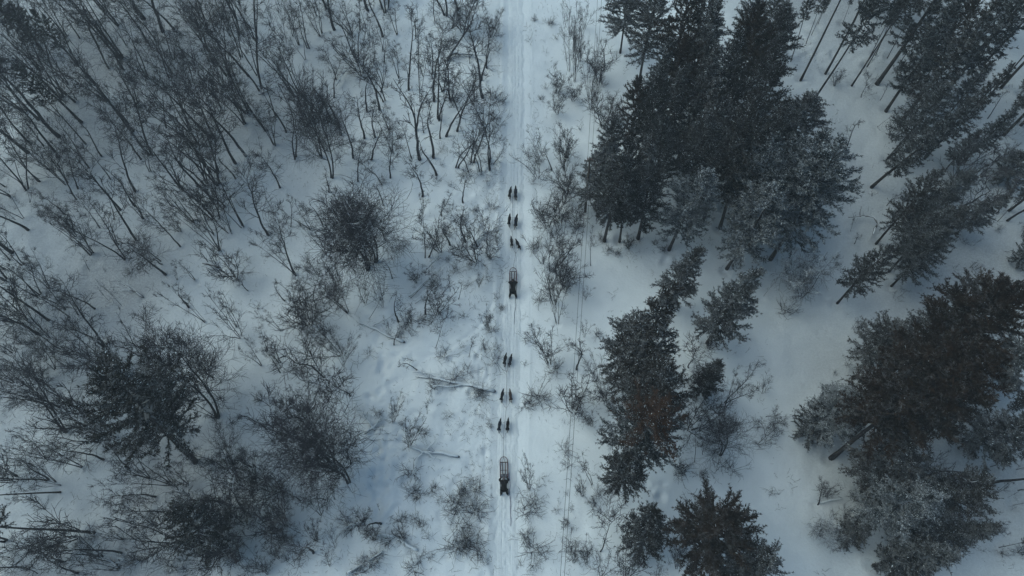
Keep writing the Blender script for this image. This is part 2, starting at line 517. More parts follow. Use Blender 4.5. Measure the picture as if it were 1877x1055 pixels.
def pine_proto(seed, H=14.0, Rc=2.1, start=0.30, dens=1.0, shape='round', snow=0.3, needle='needle', open_=0.0, tr_=0.0115):
    rng = random.Random(seed); g = np.random.default_rng(seed)
    tr = MB(); sticks = MB()
    pts, dirs = grow(Vector((0, 0, -0.3)), Vector((0, 0, 1)), H + 0.1, 0.15, 12, rng, 0.035, 0.03)
    r0 = tr_ * H
    n = len(pts)
    tr.tube(pts, [max(r0 * (1 - i / (n - 1)) ** 0.75, 0.02) * (1.25 if i == 0 else 1) for i in range(n)], 7)
    P, D = [], []            # shoots: position and direction
    z = start
    nw = int(H * (1 - start) / 0.36)
    for w in range(nw):
        f = start + (1 - start) * (w + 0.3) / nw
        x = f * (n - 1); i = min(int(x), n - 2)
        c = pts[i].lerp(pts[i + 1], x - i)
        u = (f - start) / (1 - start)
        prof = (0.35 + 0.65 * math.sin(math.pi * min(1, u * 0.9 + 0.18))) if shape == 'round' else max(0.06, (1 - u) ** 0.75) * (0.55 + 0.45 * min(1, u * 6))
        if shape == 'round': prof *= (1 if u < 0.75 else 1 - 0.75 * ((u - 0.75) / 0.25) ** 1.3)
        nbr = rng.randint(4, 6)
        a0 = rng.random() * 6.28
        for b in range(nbr):
            if rng.random() < 0.12 + open_: continue
            an = a0 + 6.28 * b / nbr + rng.uniform(-.35, .35)
            L = Rc * prof * rng.uniform(0.65, 1.18) + 0.12
            el = -0.12 + 0.75 * u + rng.uniform(-.12, .12)
            d = Vector((math.cos(an) * math.cos(el), math.sin(an) * math.cos(el), math.sin(el)))
            bp_, bd_ = grow(c, d, L, 0.02, 5, rng, 0.13, 0.055)
            sticks.tube(bp_, [0.045 * (0.4 + L / 3) * (1 - j / 6) + 0.008 for j in range(6)], 3, False)
            ns = max(4, int(L * 9.5 * dens))
            for k in range(ns):
                xx = (0.22 + 0.78 * (k + rng.random()) / ns) * 5; j = min(int(xx), 4)
                q = bp_[j].lerp(bp_[j + 1], xx - j)
                sd_ = (bd_[j] * rng.uniform(0.5, 1.1) + perp(bd_[j], rng) * 0.8 + Vector((0, 0, 0.25))).normalized()
                L2 = rng.uniform(0.16, 0.55) * (0.6 + 0.4 * min(L, 2) / 2)
                sp, sdd = grow(q, sd_, L2, 0.01, 2, rng, 0.15, 0.12)
                sticks.tube(sp, [0.014, 0.011, 0.008], 3, False)
                for s_ in range(1, 3):
                    P.append(sp[s_]); D.append(sdd[s_])
                P.append(sp[0].lerp(sp[1], 0.5)); D.append(sdd[0])
    for k in range(8):
        P.append(pts[-1] + Vector((rng.gauss(0, .07), rng.gauss(0, .07), -rng.random() * .3))); D.append(Vector((0, 0, 1)))
    P = np.array(P); D = np.array(D)
    # needle tufts: NB narrow blades round each shoot, swept forwards
    NB = 9
    m = len(P)
    Pn = np.repeat(P, NB, 0); Dn = np.repeat(D, NB, 0)
    rnd = g.normal(size=(m * NB, 3))
    side = rnd - Dn * (rnd * Dn).sum(1, keepdims=True)
    side /= np.linalg.norm(side, axis=1, keepdims=True) + 1e-9
    bd = Dn * g.uniform(0.35, 1.3, (m * NB, 1)) + side
    bd /= np.linalg.norm(bd, axis=1, keepdims=True)
    wv = np.cross(bd, g.normal(size=bd.shape)); wv /= np.linalg.norm(wv, axis=1, keepdims=True) + 1e-9
    ln = g.uniform(0.10, 0.19, (m * NB, 1)); wd = g.uniform(0.014, 0.026, (m * NB, 1))
    base = Pn - Dn * g.uniform(0, 0.10, (m * NB, 1))
    A = base - wv * wd; B = base + wv * wd; C = base + bd * ln
    V = np.stack([A, B, C], 1).reshape(-1, 3)
    F = np.arange(len(V)).reshape(-1, 3)
    nl = len(V)
    sv = np.array(sticks.v); sf = []
    for q in sticks.f:
        sf.append((q[0], q[1], q[2])); sf.append((q[0], q[2], q[3]))
    V = np.concatenate([V, sv]); F = np.concatenate([F, np.array(sf) + nl])
    p = Proto()
    p.trunk = tr.mesh('trunk', M['pine_bark'])
    p.crown = np_mesh('crown', V, F, M[needle])
    # snow held by the upper tufts
    p.snow = None
    if snow > 0:
        pat = vnoise(P[:, 0] + 3 * P[:, 2], P[:, 1] - 2 * P[:, 2], 0.8, seed + 90)
        keep = (g.random(m) < snow * np.clip(0.75 + 4.0 * pat, 0, 2.4)) & (D[:, 2] > -0.2)
        S = P[keep] + np.array([0, 0, 0.035]); k = len(S)
        r = g.uniform(0.012, 0.040, (k, 1)) * (0.75 if snow < .1 else 1); el = D[keep] * r * g.uniform(0.5, 2.0, (k, 1))
        ang = g.uniform(0, 6.28, k)
        ex = np.stack([np.cos(ang), np.sin(ang), 0 * ang], 1) * r; ey = np.stack([-np.sin(ang), np.cos(ang), 0 * ang], 1) * r * 0.7
        up = np.array([0, 0, 1.0]) * r * 0.6
        VV = np.stack([S + ex + el, S + ey, S - ex - el, S - ey, S + up, S - up * 0.4], 1).reshape(-1, 3)
        ff = np.array([[0, 1, 4], [1, 2, 4], [2, 3, 4], [3, 0, 4], [1, 0, 5], [2, 1, 5], [3, 2, 5], [0, 3, 5]])
        FF = (np.arange(k)[:, None, None] * 6 + ff[None]).reshape(-1, 3)
        p.snow = np_mesh('snow_cover', VV, FF, M['cap'], True)
    p.r, p.h = crown_radius(p.crown)
    return p

PROTO = {}
PROTO['B'] = [proto_birch(11, stems=1, dens=1.1), proto_birch(12, stems=2, spread=0.16, wide=0.3), proto_birch(13, stems=3, spread=0.20, wide=0.28),
              proto_birch(14, stems=1, dens=1.3, wig=0.2), proto_birch(15, stems=4, spread=0.22, wide=0.26), proto_birch(16, stems=2, spread=0.22, dens=0.9)]
PROTO['T'] = [proto_birch(21, H=6, stems=1, dens=0.55, wide=0.24, wig=0.2), proto_birch(22, H=6, stems=2, spread=0.14, dens=0.5, wide=0.24, wig=0.2),
              proto_birch(23, H=6, stems=1, dens=0.7, wide=0.3, wig=0.26), proto_birch(24, H=6, stems=1, dens=0.45, wide=0.2, wig=0.18)]
PROTO['R'] = [proto_birch(31, H=9, stems=2, spread=0.2, dens=1.9, wide=0.44, wig=0.2, twr=0.012, start=0.2),
              proto_birch(32, H=9, stems=3, spread=0.3, dens=1.8, wide=0.40, wig=0.22, twr=0.012, start=0.2)]
PROTO['F'] = [proto_birch(35, H=5, stems=4, spread=0.4, dens=1.9, wide=0.45, wig=0.24, twr=0.011, start=0.15, matk='twig_frost')]
PROTO['C'] = [proto_birch(41, H=5, stems=1, dens=1.0, wide=0.5, wig=0.42, start=0.35), proto_birch(42, H=5, stems=2, spread=0.4, dens=0.9, wide=0.5, wig=0.42, start=0.3)]
PROTO['V'] = [proto_birch(51, H=4, stems=6, spread=0.22, dens=0.9, wide=0.34, wig=0.16, twr=0.009, start=0.12, side=0.5), proto_birch(52, H=4, stems=5, spread=0.34, dens=1.1, wide=0.36, wig=0.2, twr=0.009, start=0.12, side=0.55),
              proto_birch(53, H=4, stems=4, spread=0.45, dens=0.9, wide=0.42, wig=0.24, twr=0.009, start=0.1, side=0.65)]
PROTO['P'] = [pine_proto(61, snow=0.34), pine_proto(62, Rc=2.3, snow=0.30), pine_proto(63, Rc=1.9, shape='cone', start=0.22, snow=0.36)]
PROTO['N'] = [pine_proto(64, snow=0.85, needle='needle_frost'), pine_proto(65, Rc=2.3, shape='cone', start=0.25, snow=0.8, needle='needle_frost')]
PROTO['D'] = [pine_proto(66, H=15, Rc=2.5, snow=0.025, dens=1.1, needle='needle_dark', tr_=.009), pine_proto(67, H=15, Rc=2.3, snow=0.02, dens=1.05, start=0.4, needle='needle_dark', tr_=.009)]
PROTO['U'] = [pine_proto(68, H=14, Rc=2.6, snow=0.34, needle='needle_rust')]
PROTO['L'] = [pine_proto(71, H=16, Rc=1.7, start=0.55, snow=0.12, tr_=.0085), pine_proto(72, H=16, Rc=1.5, start=0.62, snow=0.1, open_=.15, tr_=.0075)]
PROTO['Q'] = [pine_proto(76, H=14, Rc=2.5, snow=0.25, dens=1.0, open_=.2, start=.35)]
PROTO['K'] = [pine_proto(73, H=7, Rc=1.9, start=0.12, shape='round', snow=0.35, dens=1.1), pine_proto(74, H=7, Rc=1.7, start=0.1, shape='cone', snow=0.25, dens=1.1)]
PROTO['J'] = [pine_proto(75, H=12, Rc=1.15, start=0.25, shape='cone', snow=0.12)]

def shrub_mesh(seed, n, H, spread, twr=0.009, fine=3, matk='twig'):
    rng = random.Random(seed); b = MB()
    for s in range(n):
        an = rng.random() * 6.28; ln = spread * rng.uniform(0.2, 1.1)
        d = Vector((math.cos(an) * ln, math.sin(an) * ln, 1)).normalized()
        o = Vector((rng.gauss(0, .12) * H, rng.gauss(0, .12) * H, -0.08))
        L = H * rng.uniform(0.5, 1.05)
        p, dd_ = grow(o, d, L, .01, 4, rng, 0.28, 0.02)
        b.tube(p, [twr * 1.6, twr * 1.4, twr * 1.2, twr, twr * .6], 3, False)
        for k in range(fine):
            i = rng.randint(1, 3); q = p[i].lerp(p[i + 1], rng.random())
            bd = (dd_[i] + perp(dd_[i], rng) * 0.9).normalized()
            p2, _ = grow(q, bd, L * rng.uniform(.2, .45), .01, 2, rng, 0.35, 0.02)
            b.tube(p2, [twr, twr * .8, twr * .5], 3, False)
    return b.mesh('shrub', M[matk], False)
SHRUB = [shrub_mesh(1, 9, 1.3, 0.9), shrub_mesh(2, 14, 1.5, 1.0, fine=4), shrub_mesh(3, 6, 1.1, 1.4), shrub_mesh(4, 20, 1.6, 1.1, fine=4),
         shrub_mesh(5, 4, 1.0, 1.8, fine=2), shrub_mesh(6, 26, 1.2, 1.6, fine=3), shrub_mesh(7, 3, 0.9, 2.2, fine=3)]

tot = 0
for k_, l_ in PROTO.items():
    for p_ in l_:
        t_ = sum(len(m_.loops) - 2 * len(m_.polygons) for m_ in (p_.trunk, p_.crown, p_.snow) if m_); tot += t_
        print(k_, t_, round(p_.r, 2), round(p_.h, 2))
print('PROTO TRIS', tot, 'ground', 2 * len(F))
# ------------------------------------------------------------------ where each plant stands: base and tip as measured on the photograph
HR = {'B': (4, 13), 'T': (2.2, 9), 'R': (5, 12), 'F': (3, 7), 'C': (2.5, 7), 'V': (2, 6.5), 'P': (7, 18), 'N': (7, 18), 'D': (9, 19),
      'U': (9, 19), 'L': (10, 20), 'K': (3.5, 9), 'Q': (9, 18), 'J': (6, 16)}
WF = {'B': 0.27, 'T': 0.22, 'R': 0.42, 'F': 0.5, 'C': 0.45, 'V': 0.36, 'P': 0.2, 'N': 0.21, 'D': 0.2, 'U': 0.2, 'L': 0.085, 'Q': 0.2, 'K': 0.3, 'J': 0.12}
TREES = []   # (bx, by, tx, ty, kind, wpx or None)
SH = []      # shrubs (x, y, size, variant)
def crop(ox, oy, s, txt):
    for ln in txt.strip().splitlines():
        for e in ln.split(';'):
            w = e.split()
            if not w: continue
            bx, by, tx, ty = (float(q) for q in w[:4])
            TREES.append((ox + bx * s, oy + by * s, ox + tx * s, oy + ty * s, w[4], float(w[5]) * s if len(w) > 5 else None))
def shr(ox, oy, s, txt):
    for e in txt.replace('\n', ';').split(';'):
        w = e.split()
        if not w: continue
        SH.append((ox + float(w[0]) * s, oy + float(w[1]) * s, float(w[2]) if len(w) > 2 else 1.0, int(w[3]) if len(w) > 3 else None))

S1, S2, S3 = 0.3317, 0.3366, 0.3364
crop(0, 0, S1, '''
685 385 470 -30 B; 595 375 300 -60 B; 570 525 180 30 L; 600 560 130 130 B; 755 580 560 230 B; 765 575 700 330 T; 950 405 770 110 B; 935 430 830 190 T
1110 635 850 320 B; 1185 620 1030 370 B; 1220 595 1100 330 T; 1375 420 1080 -20 B; 1425 415 1250 10 B; 1360 620 1080 200 B; 1335 600 1000 160 B; 1375 600 1200 240 B
1140 1020 930 590 B; 1200 1015 1000 550 B; 920 705 850 400 T; 780 880 600 540 B; 745 1055 520 620 B; 700 680 590 540 T; 470 790 100 330 L; 490 920 200 540 B
325 865 -20 490 B; 150 1045 -80 540 B; 120 1010 -30 800 B; 30 620 -130 330 B; 610 990 470 790 T; 830 950 720 760 T; 1000 1040 700 740 B; 1300 985 1180 800 T
440 210 280 -60 B; 250 300 60 20 D; 130 200 -80 -60 D; 60 420 -150 180 L; 860 220 700 -60 B; 960 330 900 60 B; 1130 200 980 -60 B; 1260 170 1150 -80 B
330 640 130 420 B; 420 480 250 250 B; 240 800 60 600 B; 80 780 -80 560 B; 560 860 420 640 T; 1060 480 930 240 B; 1240 480 1100 180 B; 700 250 600 -30 B
''')
crop(470, 0, S1, '''
575 170 560 -150 L; 525 190 380 -60 B; 350 200 220 -50 B; 365 185 300 -50 T; 200 200 170 -40 B; 985 120 965 -110 B; 235 510 20 70 B; 210 530 -50 120 B; 180 500 70 240 B
415 985 330 400 R 150; 490 310 370 140 B; 690 510 750 310 T; 665 520 620 350 T; 610 620 585 360 T; 595 765 510 470 T; 535 870 500 550 B; 635 880 700 610 B
905 560 895 80 B 90; 880 720 920 420 T; 970 410 1000 170 T; 1060 330 1250 -10 T; 1085 155 1110 -30 B; 1070 545 1040 280 T; 1080 540 1115 320 T; 1245 440 1290 190 T
1015 760 1020 550 T; 1050 750 1150 470 T; 1110 720 1140 390 B; 1110 925 1180 650 T; 855 870 780 690 T; 1300 200 1330 20 V; 1250 300 1280 120 V; 430 540 420 320 T
100 800 0 560 B; 130 1035 30 760 B; 110 640 40 420 T; 700 280 690 80 B; 790 430 770 200 B; 620 200 600 -20 B; 780 190 760 -30 B; 880 200 870 20 T; 440 440 400 240 B
960 670 965 590 T; 740 980 720 700 B; 560 1000 520 750 B; 270 330 200 120 B
''')
crop(940, 0, S1, '''
310 390 295 -40 V 45; 340 450 370 -30 V 45; 430 600 425 160 V 60; 455 625 465 300 V 45; 290 940 285 680 V 75; 135 980 110 800 V; 300 1060 250 890 V; 215 935 190 780 T
505 370 512 225 T; 370 340 350 60 V 45; 500 700 520 500 V; 1450 170 1440 0 T; 560 640 540 500 V
''')
crop(0, 0, 1, '''
1137 95 1162 -45 P 42; 1172 150 1195 -30 P 40; 1218 190 1262 -25 D 42; 1162 338 1212 118 P 34; 1152 292 1170 128 D 32; 1108 440 1142 262 P 48; 1136 440 1165 250 P 34
1170 435 1216 262 P 42; 1227 456 1296 300 N 48; 1220 262 1285 60 D 42; 1240 300 1312 100 P 42; 1333 491 1428 345 N 54; 1320 416 1400 170 P 50; 1306 63 1345 -60 L
1300 300 1368 62 P 40; 1350 330 1438 66 P 42; 1375 380 1462 190 P 46; 1425 295 1492 160 P 48; 1413 474 1562 262 N 62; 1400 440 1515 222 N 50; 1290 400 1350 215 P 48
1250 380 1300 190 P 44; 1330 240 1400 -10 D 42; 1384 200 1440 -10 P 42; 1110 330 1128 205 P 30; 1093 384 1104 262 P 46; 1190 380 1230 200 P 40; 1270 150 1310 -40 P 36; 1260 225 1325 20 P 40
1350 150 1395 -30 P 34; 1200 300 1246 130 P 36; 1355 455 1420 250 N 46; 1290 340 1345 140 P 44; 1180 250 1215 60 P 34; 1330 380 1390 250 P 44; 1440 400 1500 290 N 50
1450 110 1500 -40 L; 1395 110 1440 -50 L
1225 566 1266 446 P 37; 1150 735 1205 545 P 72; 1175 790 1240 640 P 70; 1150 855 1214 725 U 82; 1297 627 1368 505 P 50; 1285 716 1320 660 K 26; 1176 1004 1196 930 K 42
1268 1020 1362 966 D 82; 1310 1060 1390 1010 P 60; 1130 900 1165 830 P 45; 1130 690 1155 590 P 55
1525 838 1792 604 D 92; 1560 800 1740 640 D 80; 1577 742 1858 498 D 72; 1575 680 1660 580 P 46; 1620 700 1730 560 P 44; 1640 800 1790 690 D 64; 1700 640 1830 520 D 60
1500 805 1556 722 N 44; 1482 800 1510 745 K 34; 1580 900 1690 810 P 62; 1600 880 1680 860 P 40; 1692 945 1838 868 P 44; 1565 950 1712 895 N 48; 1640 990 1740 920 P 44
1603 1036 1763 1020 J 34; 1620 1045 1720 1000 K 34; 1800 790 1920 690 L; 1550 985 1590 960 K 24; 1780 700 1900 600 P 50; 1760 820 1900 760 P 46
''')
crop(1400, 0, S1, '''
235 235 340 -60 L; 265 190 370 -40 L; 455 220 620 -120 L; 515 255 650 -60 L; 435 130 520 -80 L; 300 130 390 -80 L; 555 370 790 -60 L; 575 360 820 -40 L; 685 315 860 0 L
760 335 960 20 L; 620 300 760 0 L; 880 310 1100 -60 L; 805 520 1230 -40 D 90; 845 435 980 230 J; 890 445 1030 200 J; 1345 100 1480 -60 L; 1320 210 1560 -80 L; 630 700 860 520 C 30
435 880 560 620 T 60; 600 1030 1160 560 J 70; 690 870 1040 480 P 110; 1010 640 1260 350 J 50; 900 860 1380 340 J 60; 1315 690 1480 500 L; 1010 930 1200 710 J 50; 1240 650 1380 480 T
960 1090 1180 960 P 60; 1340 1010 1420 840 K 90; 540 535 600 400 C; 645 550 720 450 T; 530 412 650 290 T 10; 1080 430 1200 290 T; 1420 520 1560 330 J; 1250 800 1420 620 T
700 170 820 -90 L; 880 200 1010 -60 L; 950 260 1080 40 L; 600 180 700 -60 L; 1130 560 1250 440 V; 1330 870 1430 780 V; 390 470 440 360 V; 700 760 800 620 V; 820 640 900 560 T
60 300 140 30 P 60; 780 110 880 -100 L
''')
crop(1400, 350, S1, '''
625 285 960 -120 P 90; 735 330 1010 30 P 100; 695 440 1000 110 P 100; 710 520 1010 230 P 100; 410 615 690 300 P 90; 205 585 280 310 F 150; 1295 165 1480 -30 L; 1070 230 1300 0 P 70
800 380 1090 60 P 90; 1140 420 1190 375 T; 680 80 745 0 T; 0 580 72 488 T 6; 870 200 1130 -80 P 80; 1430 250 1560 130 V; 500 290 530 220 T; 480 220 510 120 T 12; 1160 300 1210 255 T 8
1400 400 1520 290 K 60; 1290 120 1400 -40 J; 230 480 290 330 T
''')
crop(1400, 700, S3, '''
1215 220 1470 95 L; 1170 290 1500 150 L; 1380 475 1560 430 L; 1240 460 1520 370 L; 1285 900 1520 850 L; 1310 320 1480 280 L; 295 665 330 500 T 45; 275 800 420 850 F 80; 1360 670 1500 640 L
980 770 1240 700 C 60; 1390 590 1530 560 T; 330 620 380 560 V; 860 900 960 860 V; 1250 610 1380 570 T; 1230 810 1330 760 V; 1070 860 1160 900 T
''')
crop(940, 350, S1, '''
230 110 225 -30 V 80; 265 345 258 150 V 85; 245 728 215 330 V 90; 230 620 225 380 V 90; 200 957 150 720 V 100; 400 600 408 515 V 52; 395 805 402 700 V 42; 430 410 425 180 T 20
470 1050 400 850 V 90; 640 320 640 220 V 40; 1310 462 1372 388 T 8; 130 75 120 -10 T 16; 385 150 400 60 V 26; 590 270 620 80 L; 380 900 330 790 T
''')
crop(940, 700, S2, '''
1010 70 1100 -60 K 50; 1000 185 1140 30 V 110; 1155 115 1370 -60 B 90; 1150 150 1250 -30 B 70; 1130 400 1260 190 R 125; 475 920 560 660 C 140; 480 1060 520 890 V 120; 620 1060 640 930 V 110; 890 1010 900 770 V 70
500 95 480 -40 V 100; 430 240 400 160 V 45; 430 555 390 350 T 45; 90 585 65 400 V 30; 1360 60 1390 -20 V; 380 620 360 520 V 40; 780 1060 800 980 V 60; 330 980 310 860 V 60; 920 500 918 430 V 40
990 430 1010 250 T 30; 400 990 380 820 V 60
''')
crop(0, 350, S1, '''
510 335 250 10 B 110; 500 350 330 90 B; 690 370 350 20 B; 490 430 430 350 T; 85 160 -30 80 B; 630 152 610 -10 T; 165 60 150 -80 B; 995 305 770 30 B 90; 890 395 690 275 C; 1080 490 960 400 T
1150 390 1080 285 T; 980 490 930 410 T; 1210 330 950 -10 B 80; 1220 325 1150 150 T; 945 80 860 -30 T; 1110 75 1030 -30 T; 1365 550 1260 435 T 50; 790 585 690 525 T 8; 670 630 540 495 T 16
600 605 515 520 T 12; 205 580 -10 400 B; 360 650 100 430 B; 270 530 60 250 B; 225 570 40 330 B; 430 680 335 520 B; 1130 720 900 480 B 80; 1310 750 1160 560 T 45; 1440 960 1300 790 B 60
115 835 -20 720 B; 130 1055 -20 1000 B; 360 130 230 -40 B; 420 250 250 60 B; 1040 640 930 500 T; 1300 420 1230 330 T; 550 200 420 20 B; 300 980 130 760 R 110
''')
crop(0, 0, 1, '''
357 845 165 650 Q 86; 397 764 300 590 R 75; 330 800 225 610 R 70; 290 740 130 600 B 40; 120 790 30 640 B 50; 400 1000 322 932 K 48; 437 880 385 795 R 50
612 862 545 720 R 82; 640 885 575 770 R 66; 615 855 520 800 B 45; 676 492 655 318 R 84; 690 480 690 350 R 66; 470 900 420 840 V 40; 450 960 410 900 V 40; 520 960 480 890 V 40
''')
crop(0, 700, S2, '''
320 135 30 -10 B; 440 460 -20 270 B 90; 255 530 -30 395 B; 300 545 120 440 B; 325 562 30 570 B 50; 320 600 -420 640 L; 505 820 -480 720 L; 515 785 385 765 T 12; 612 867 490 850 T 14; 840 402 610 315 B 60
930 560 470 480 B 100; 920 545 740 430 B; 945 305 870 190 T; 795 975 630 900 V 40; 640 1022 280 975 C 40; 370 912 80 880 C 50; 50 955 -60 975 B; 1190 1000 870 980 V 60; 1300 560 1160 340 B 80
560 420 300 300 B; 700 470 540 380 B; 1020 560 880 470 V 70; 1240 740 1100 640 V; 1350 900 1270 840 C 40; 1400 1010 1310 960 V; 1300 960 1200 880 V; 180 640 30 600 B 40; 200 1040 100 980 T
1180 195 860 0 B 60; 1060 275 1000 232 T 6
''')
crop(470, 700, S2, '''
225 632 90 530 B 50; 350 722 205 530 B 60; 425 638 385 520 T 35; 240 820 90 740 C 60; 205 1000 155 885 C 55; 745 220 768 50 V 40; 830 350 860 165 V 70; 930 170 940 100 T 20; 100 640 30 540 V 60
330 860 280 770 V 60; 120 960 60 860 V 50; 430 900 400 790 V 60; 580 770 560 700 V; 400 1000 350 900 V 70; 90 760 20 680 V 50; 640 860 640 780 V 50; 800 860 760 780 V 50; 60 1040 20 960 V
''')
crop(470, 350, S1, '''
300 210 200 30 B; 385 350 180 50 B 60; 190 198 185 60 T; 215 460 -10 160 B 110; 205 455 60 150 B; 155 603 60 490 T; 172 552 120 490 T; 505 668 335 375 R 150; 625 700 740 515 T 10; 705 570 690 420 T 14
802 632 770 535 T 16; 855 587 1030 430 T 14; 880 620 1010 535 T 12; 932 362 950 30 T 60; 955 360 1060 120 T 60; 920 125 925 -40 B 50; 990 865 1060 645 C 70; 345 985 170 680 B 80; 350 985 390 745 T 30
135 768 10 640 B 45; 475 962 400 830 C 45; 480 962 530 760 V 60; 1070 550 1070 400 T 24; 1230 530 1235 440 V 30; 1290 370 1300 290 V; 1330 300 1335 200 V 30; 1280 772 1260 620 V 45; 1175 912 1195 790 T 26
1265 892 1260 800 V 28; 700 640 640 500 V 60; 600 620 560 470 V; 740 800 700 700 V 40; 860 800 840 690 V 60; 250 560 200 450 V; 60 880 0 780 B; 130 1000 60 830 B 60; 270 1050 220 930 V 60; 430 830 400 740 V 50
''')
shr(470, 0, S1, '''1300 750 1.6 1;1340 770 1.2 0;1330 280 1.3;1345 560 1.5 5;1310 540 1.4;1290 520 1.5;1250 430 1.2;1335 150 1.3;1320 660 1.4 1;1280 640 1.2;1340 700 1.6 1;1180 790 1.1 2;1240 760 1 ;1090 220 1.4 5;1100 140 1
1120 300 1;1200 210 1.3 5;1060 850 1;1240 820 1.2;1290 900 1.3 1;1230 960 1.4 1;1190 900 1.3;1150 970 1.2;1270 1000 1.1;1340 870 1.1 2;1300 960 1.2;1080 1020 1;1000 1000 1;1030 830 .9;860 160 .8 6;880 890 1.2;1340 950 1.1 4;1365 1010 1.3 4
1370 60 .6 6;1390 380 .5 6;1280 350 1.2;1340 410 .8;1220 610 1.3 1;1230 690 1.3;740 930 1;700 1000 1;860 980 1.1;1020 910 .9;1350 480 .9 4;1000 860 .9 6''')
shr(940, 0, S1, '''175 490 1.2 0;265 500 1.1 4;230 520 1.3 6;160 550 1.1 5;180 290 1.0 4;90 240 1.4;120 105 1 5;80 150 1.2 4;185 730 1 4;95 700 .8 6;370 680 1.1 4;205 340 .6 6;125 650 .9 4;270 590 .9 4;90 850 1.2;130 900 1.3 1;100 940 1.2;75 980 1.0;240 210 1.2;200 130 1.3 5;350 500 1;110 1010 1.1;500 470 .9;90 215 1;150 680 .9 4;370 710 .9;620 390 1 4''')
shr(470, 350, S1, '''1060 240 1.4 3;1000 580 1.0 4;1352 655 .9 5;1320 940 1.4 1;1045 912 1.3 1;1000 910 1.3;1330 1010 1.2;1100 1030 1.4 3;1330 600 1.2 0;1150 690 1.3;1200 650 1.3;1120 320 1.3 3;1360 450 1.2 4;1350 480 1.2 4;1370 500 1.0 4;1340 430 1.1 2;1370 400 1.0 4
1230 200 1.3 2;1200 110 1.2 5;1150 150 1.1 5;1300 90 1.2;1260 260 1.4 1;1130 100 1;1170 520 .8;1280 480 1.1;1100 440 1.2 3;1180 420 1;900 420 1.3 2;1290 700 1.1;1130 860 1;1170 1000 1.3 1;1120 1000 1.3;1270 970 .9;860 940 .9;1080 880 .5 6;1360 830 .6 6
1320 870 1.1;900 720 1.5 5;950 720 1.2;830 720 1.5 3;790 800 1.4 3;1000 530 1.3 5;970 520 1.1;1050 380 .8 5;1020 500 1;1240 610 .9;1300 770 1.1 3;840 640 1;930 600 .6;1240 900 1.3;560 940 1.2;620 900 1.0;520 1000 1.2;330 640 1.3 3;690 860 .9;760 330 1.2;820 300 1.3''')
shr(940, 350, S1, '''520 340 1.1 1;570 345 1.1 5;545 330 1.0 0;640 300 1.2 3;700 270 .9;790 295 1.1 5;835 265 1 5;835 320 1 5;780 450 1.0 6;665 355 1.0 4;545 580 1.2 4;905 660 .8 4;912 640 .6 5;1080 908 .7 4;1010 635 .7 6;465 800 1.1 5;130 60 1;160 120 1.2;125 150 1.1 0;130 200 1.2 2
110 530 .9 6;490 270 1;440 300 1.0;130 320 1.2;120 300 1.1 3;90 360 .9 6;150 500 1.2;155 600 1.3;280 520 1.1;70 690 .9 4;120 740 1.2;110 830 1.2;230 1000 1.5 3;250 960 1.2;75 820 1;150 1040 1.1;1090 270 .9 4;1150 430 .9;1260 420 .8;1080 860 1.4 5;240 790 1.2;60 960 .9''')
shr(1400, 350, S1, '''110 665 1.7 3;515 775 1.3 1;510 725 .8;1060 430 1 2;1100 480 1.2 4;1160 430 1;760 560 1.3 2;735 590 1.1 2;440 370 .6 6;390 350 1.1 6;95 460 .6 6;45 465 .6 6;340 770 .4 6;460 685 .6 6;530 920 1.2;160 550 1.1;470 970 1.2;600 20 1.1;640 230 1;1330 330 1.0 6;1290 220 .9;390 1010 .5;1110 290 .8''')
shr(1400, 700, S3, '''150 570 1.4 4;140 520 1.1 4;110 215 1.0 5;250 838 .8 4;60 600 .9 4;75 685 .9 4;65 500 .8 6;600 650 1.2;500 640 1.3;450 710 1.0;1150 690 1;1250 330 1;1100 370 1.2 6;330 1040 1.2;1350 620 1;1300 930 1.2;380 740 1.0''')
shr(940, 700, S2, '''130 90 1.9 1;150 95 1.6 3;70 130 1.5 5;200 130 1.1 6;235 150 1.0 6;90 195 .4 6;285 365 1.3;290 600 .8;140 575 .9 0;100 690 1.7 3;60 710 1.5 1;130 650 1.3;180 640 1;50 610 1.2;75 830 1.1;110 905 2.0 3;190 915 1.1 4;150 960 1.1;40 1000 .9 0;120 1000 .9;200 830 .7 4;245 830 .6 4;210 1015 .4 6
360 600 1.3;470 600 1.2;1020 505 1.2 5;1075 485 1.3 2;1110 545 1.1;1190 485 1.4 1;965 640 1.7 2;990 615 1.4 4;765 615 .5 6;920 480 1.6 3;310 520 1.2 4;280 920 1.6 4;330 930 1.3;560 560 1.2;375 70 1.2 5;455 130 1.1;520 140 1.2 5;460 40 1.2;570 80 1.1;1345 100 .8;240 700 .7;90 1045 1;60 860 1.3 1;1130 460 1.4 1;1415 600 1.2;165 550 1.1 4''')
shr(0, 350, S1, '''40 600 .9 6;580 450 1.1 6;840 540 1.5 4;710 460 1;1190 445 1 4;800 660 1.1;840 650 1.1 0;570 10 1;1340 610 .5 6;490 600 1;1420 650 1.3;1290 650 1.2;420 770 1.2;1360 380 1.3;720 460 1.1;620 620 1.1''')
shr(0, 700, S2, '''545 665 1.3 2;520 655 1.0;235 665 1.3 2;420 640 1.0;655 690 1.2;740 660 1.2 4;700 845 1.1 6;750 832 1.2 6;200 715 .8;490 850 1.0;560 860 1.1;700 1000 1.2;930 980 1.5;1000 960 1.4;90 1020 1.2;1110 645 1;725 715 1.1;820 650 1.1 1;1385 20 .6 6;1350 1040 1.4 1''')
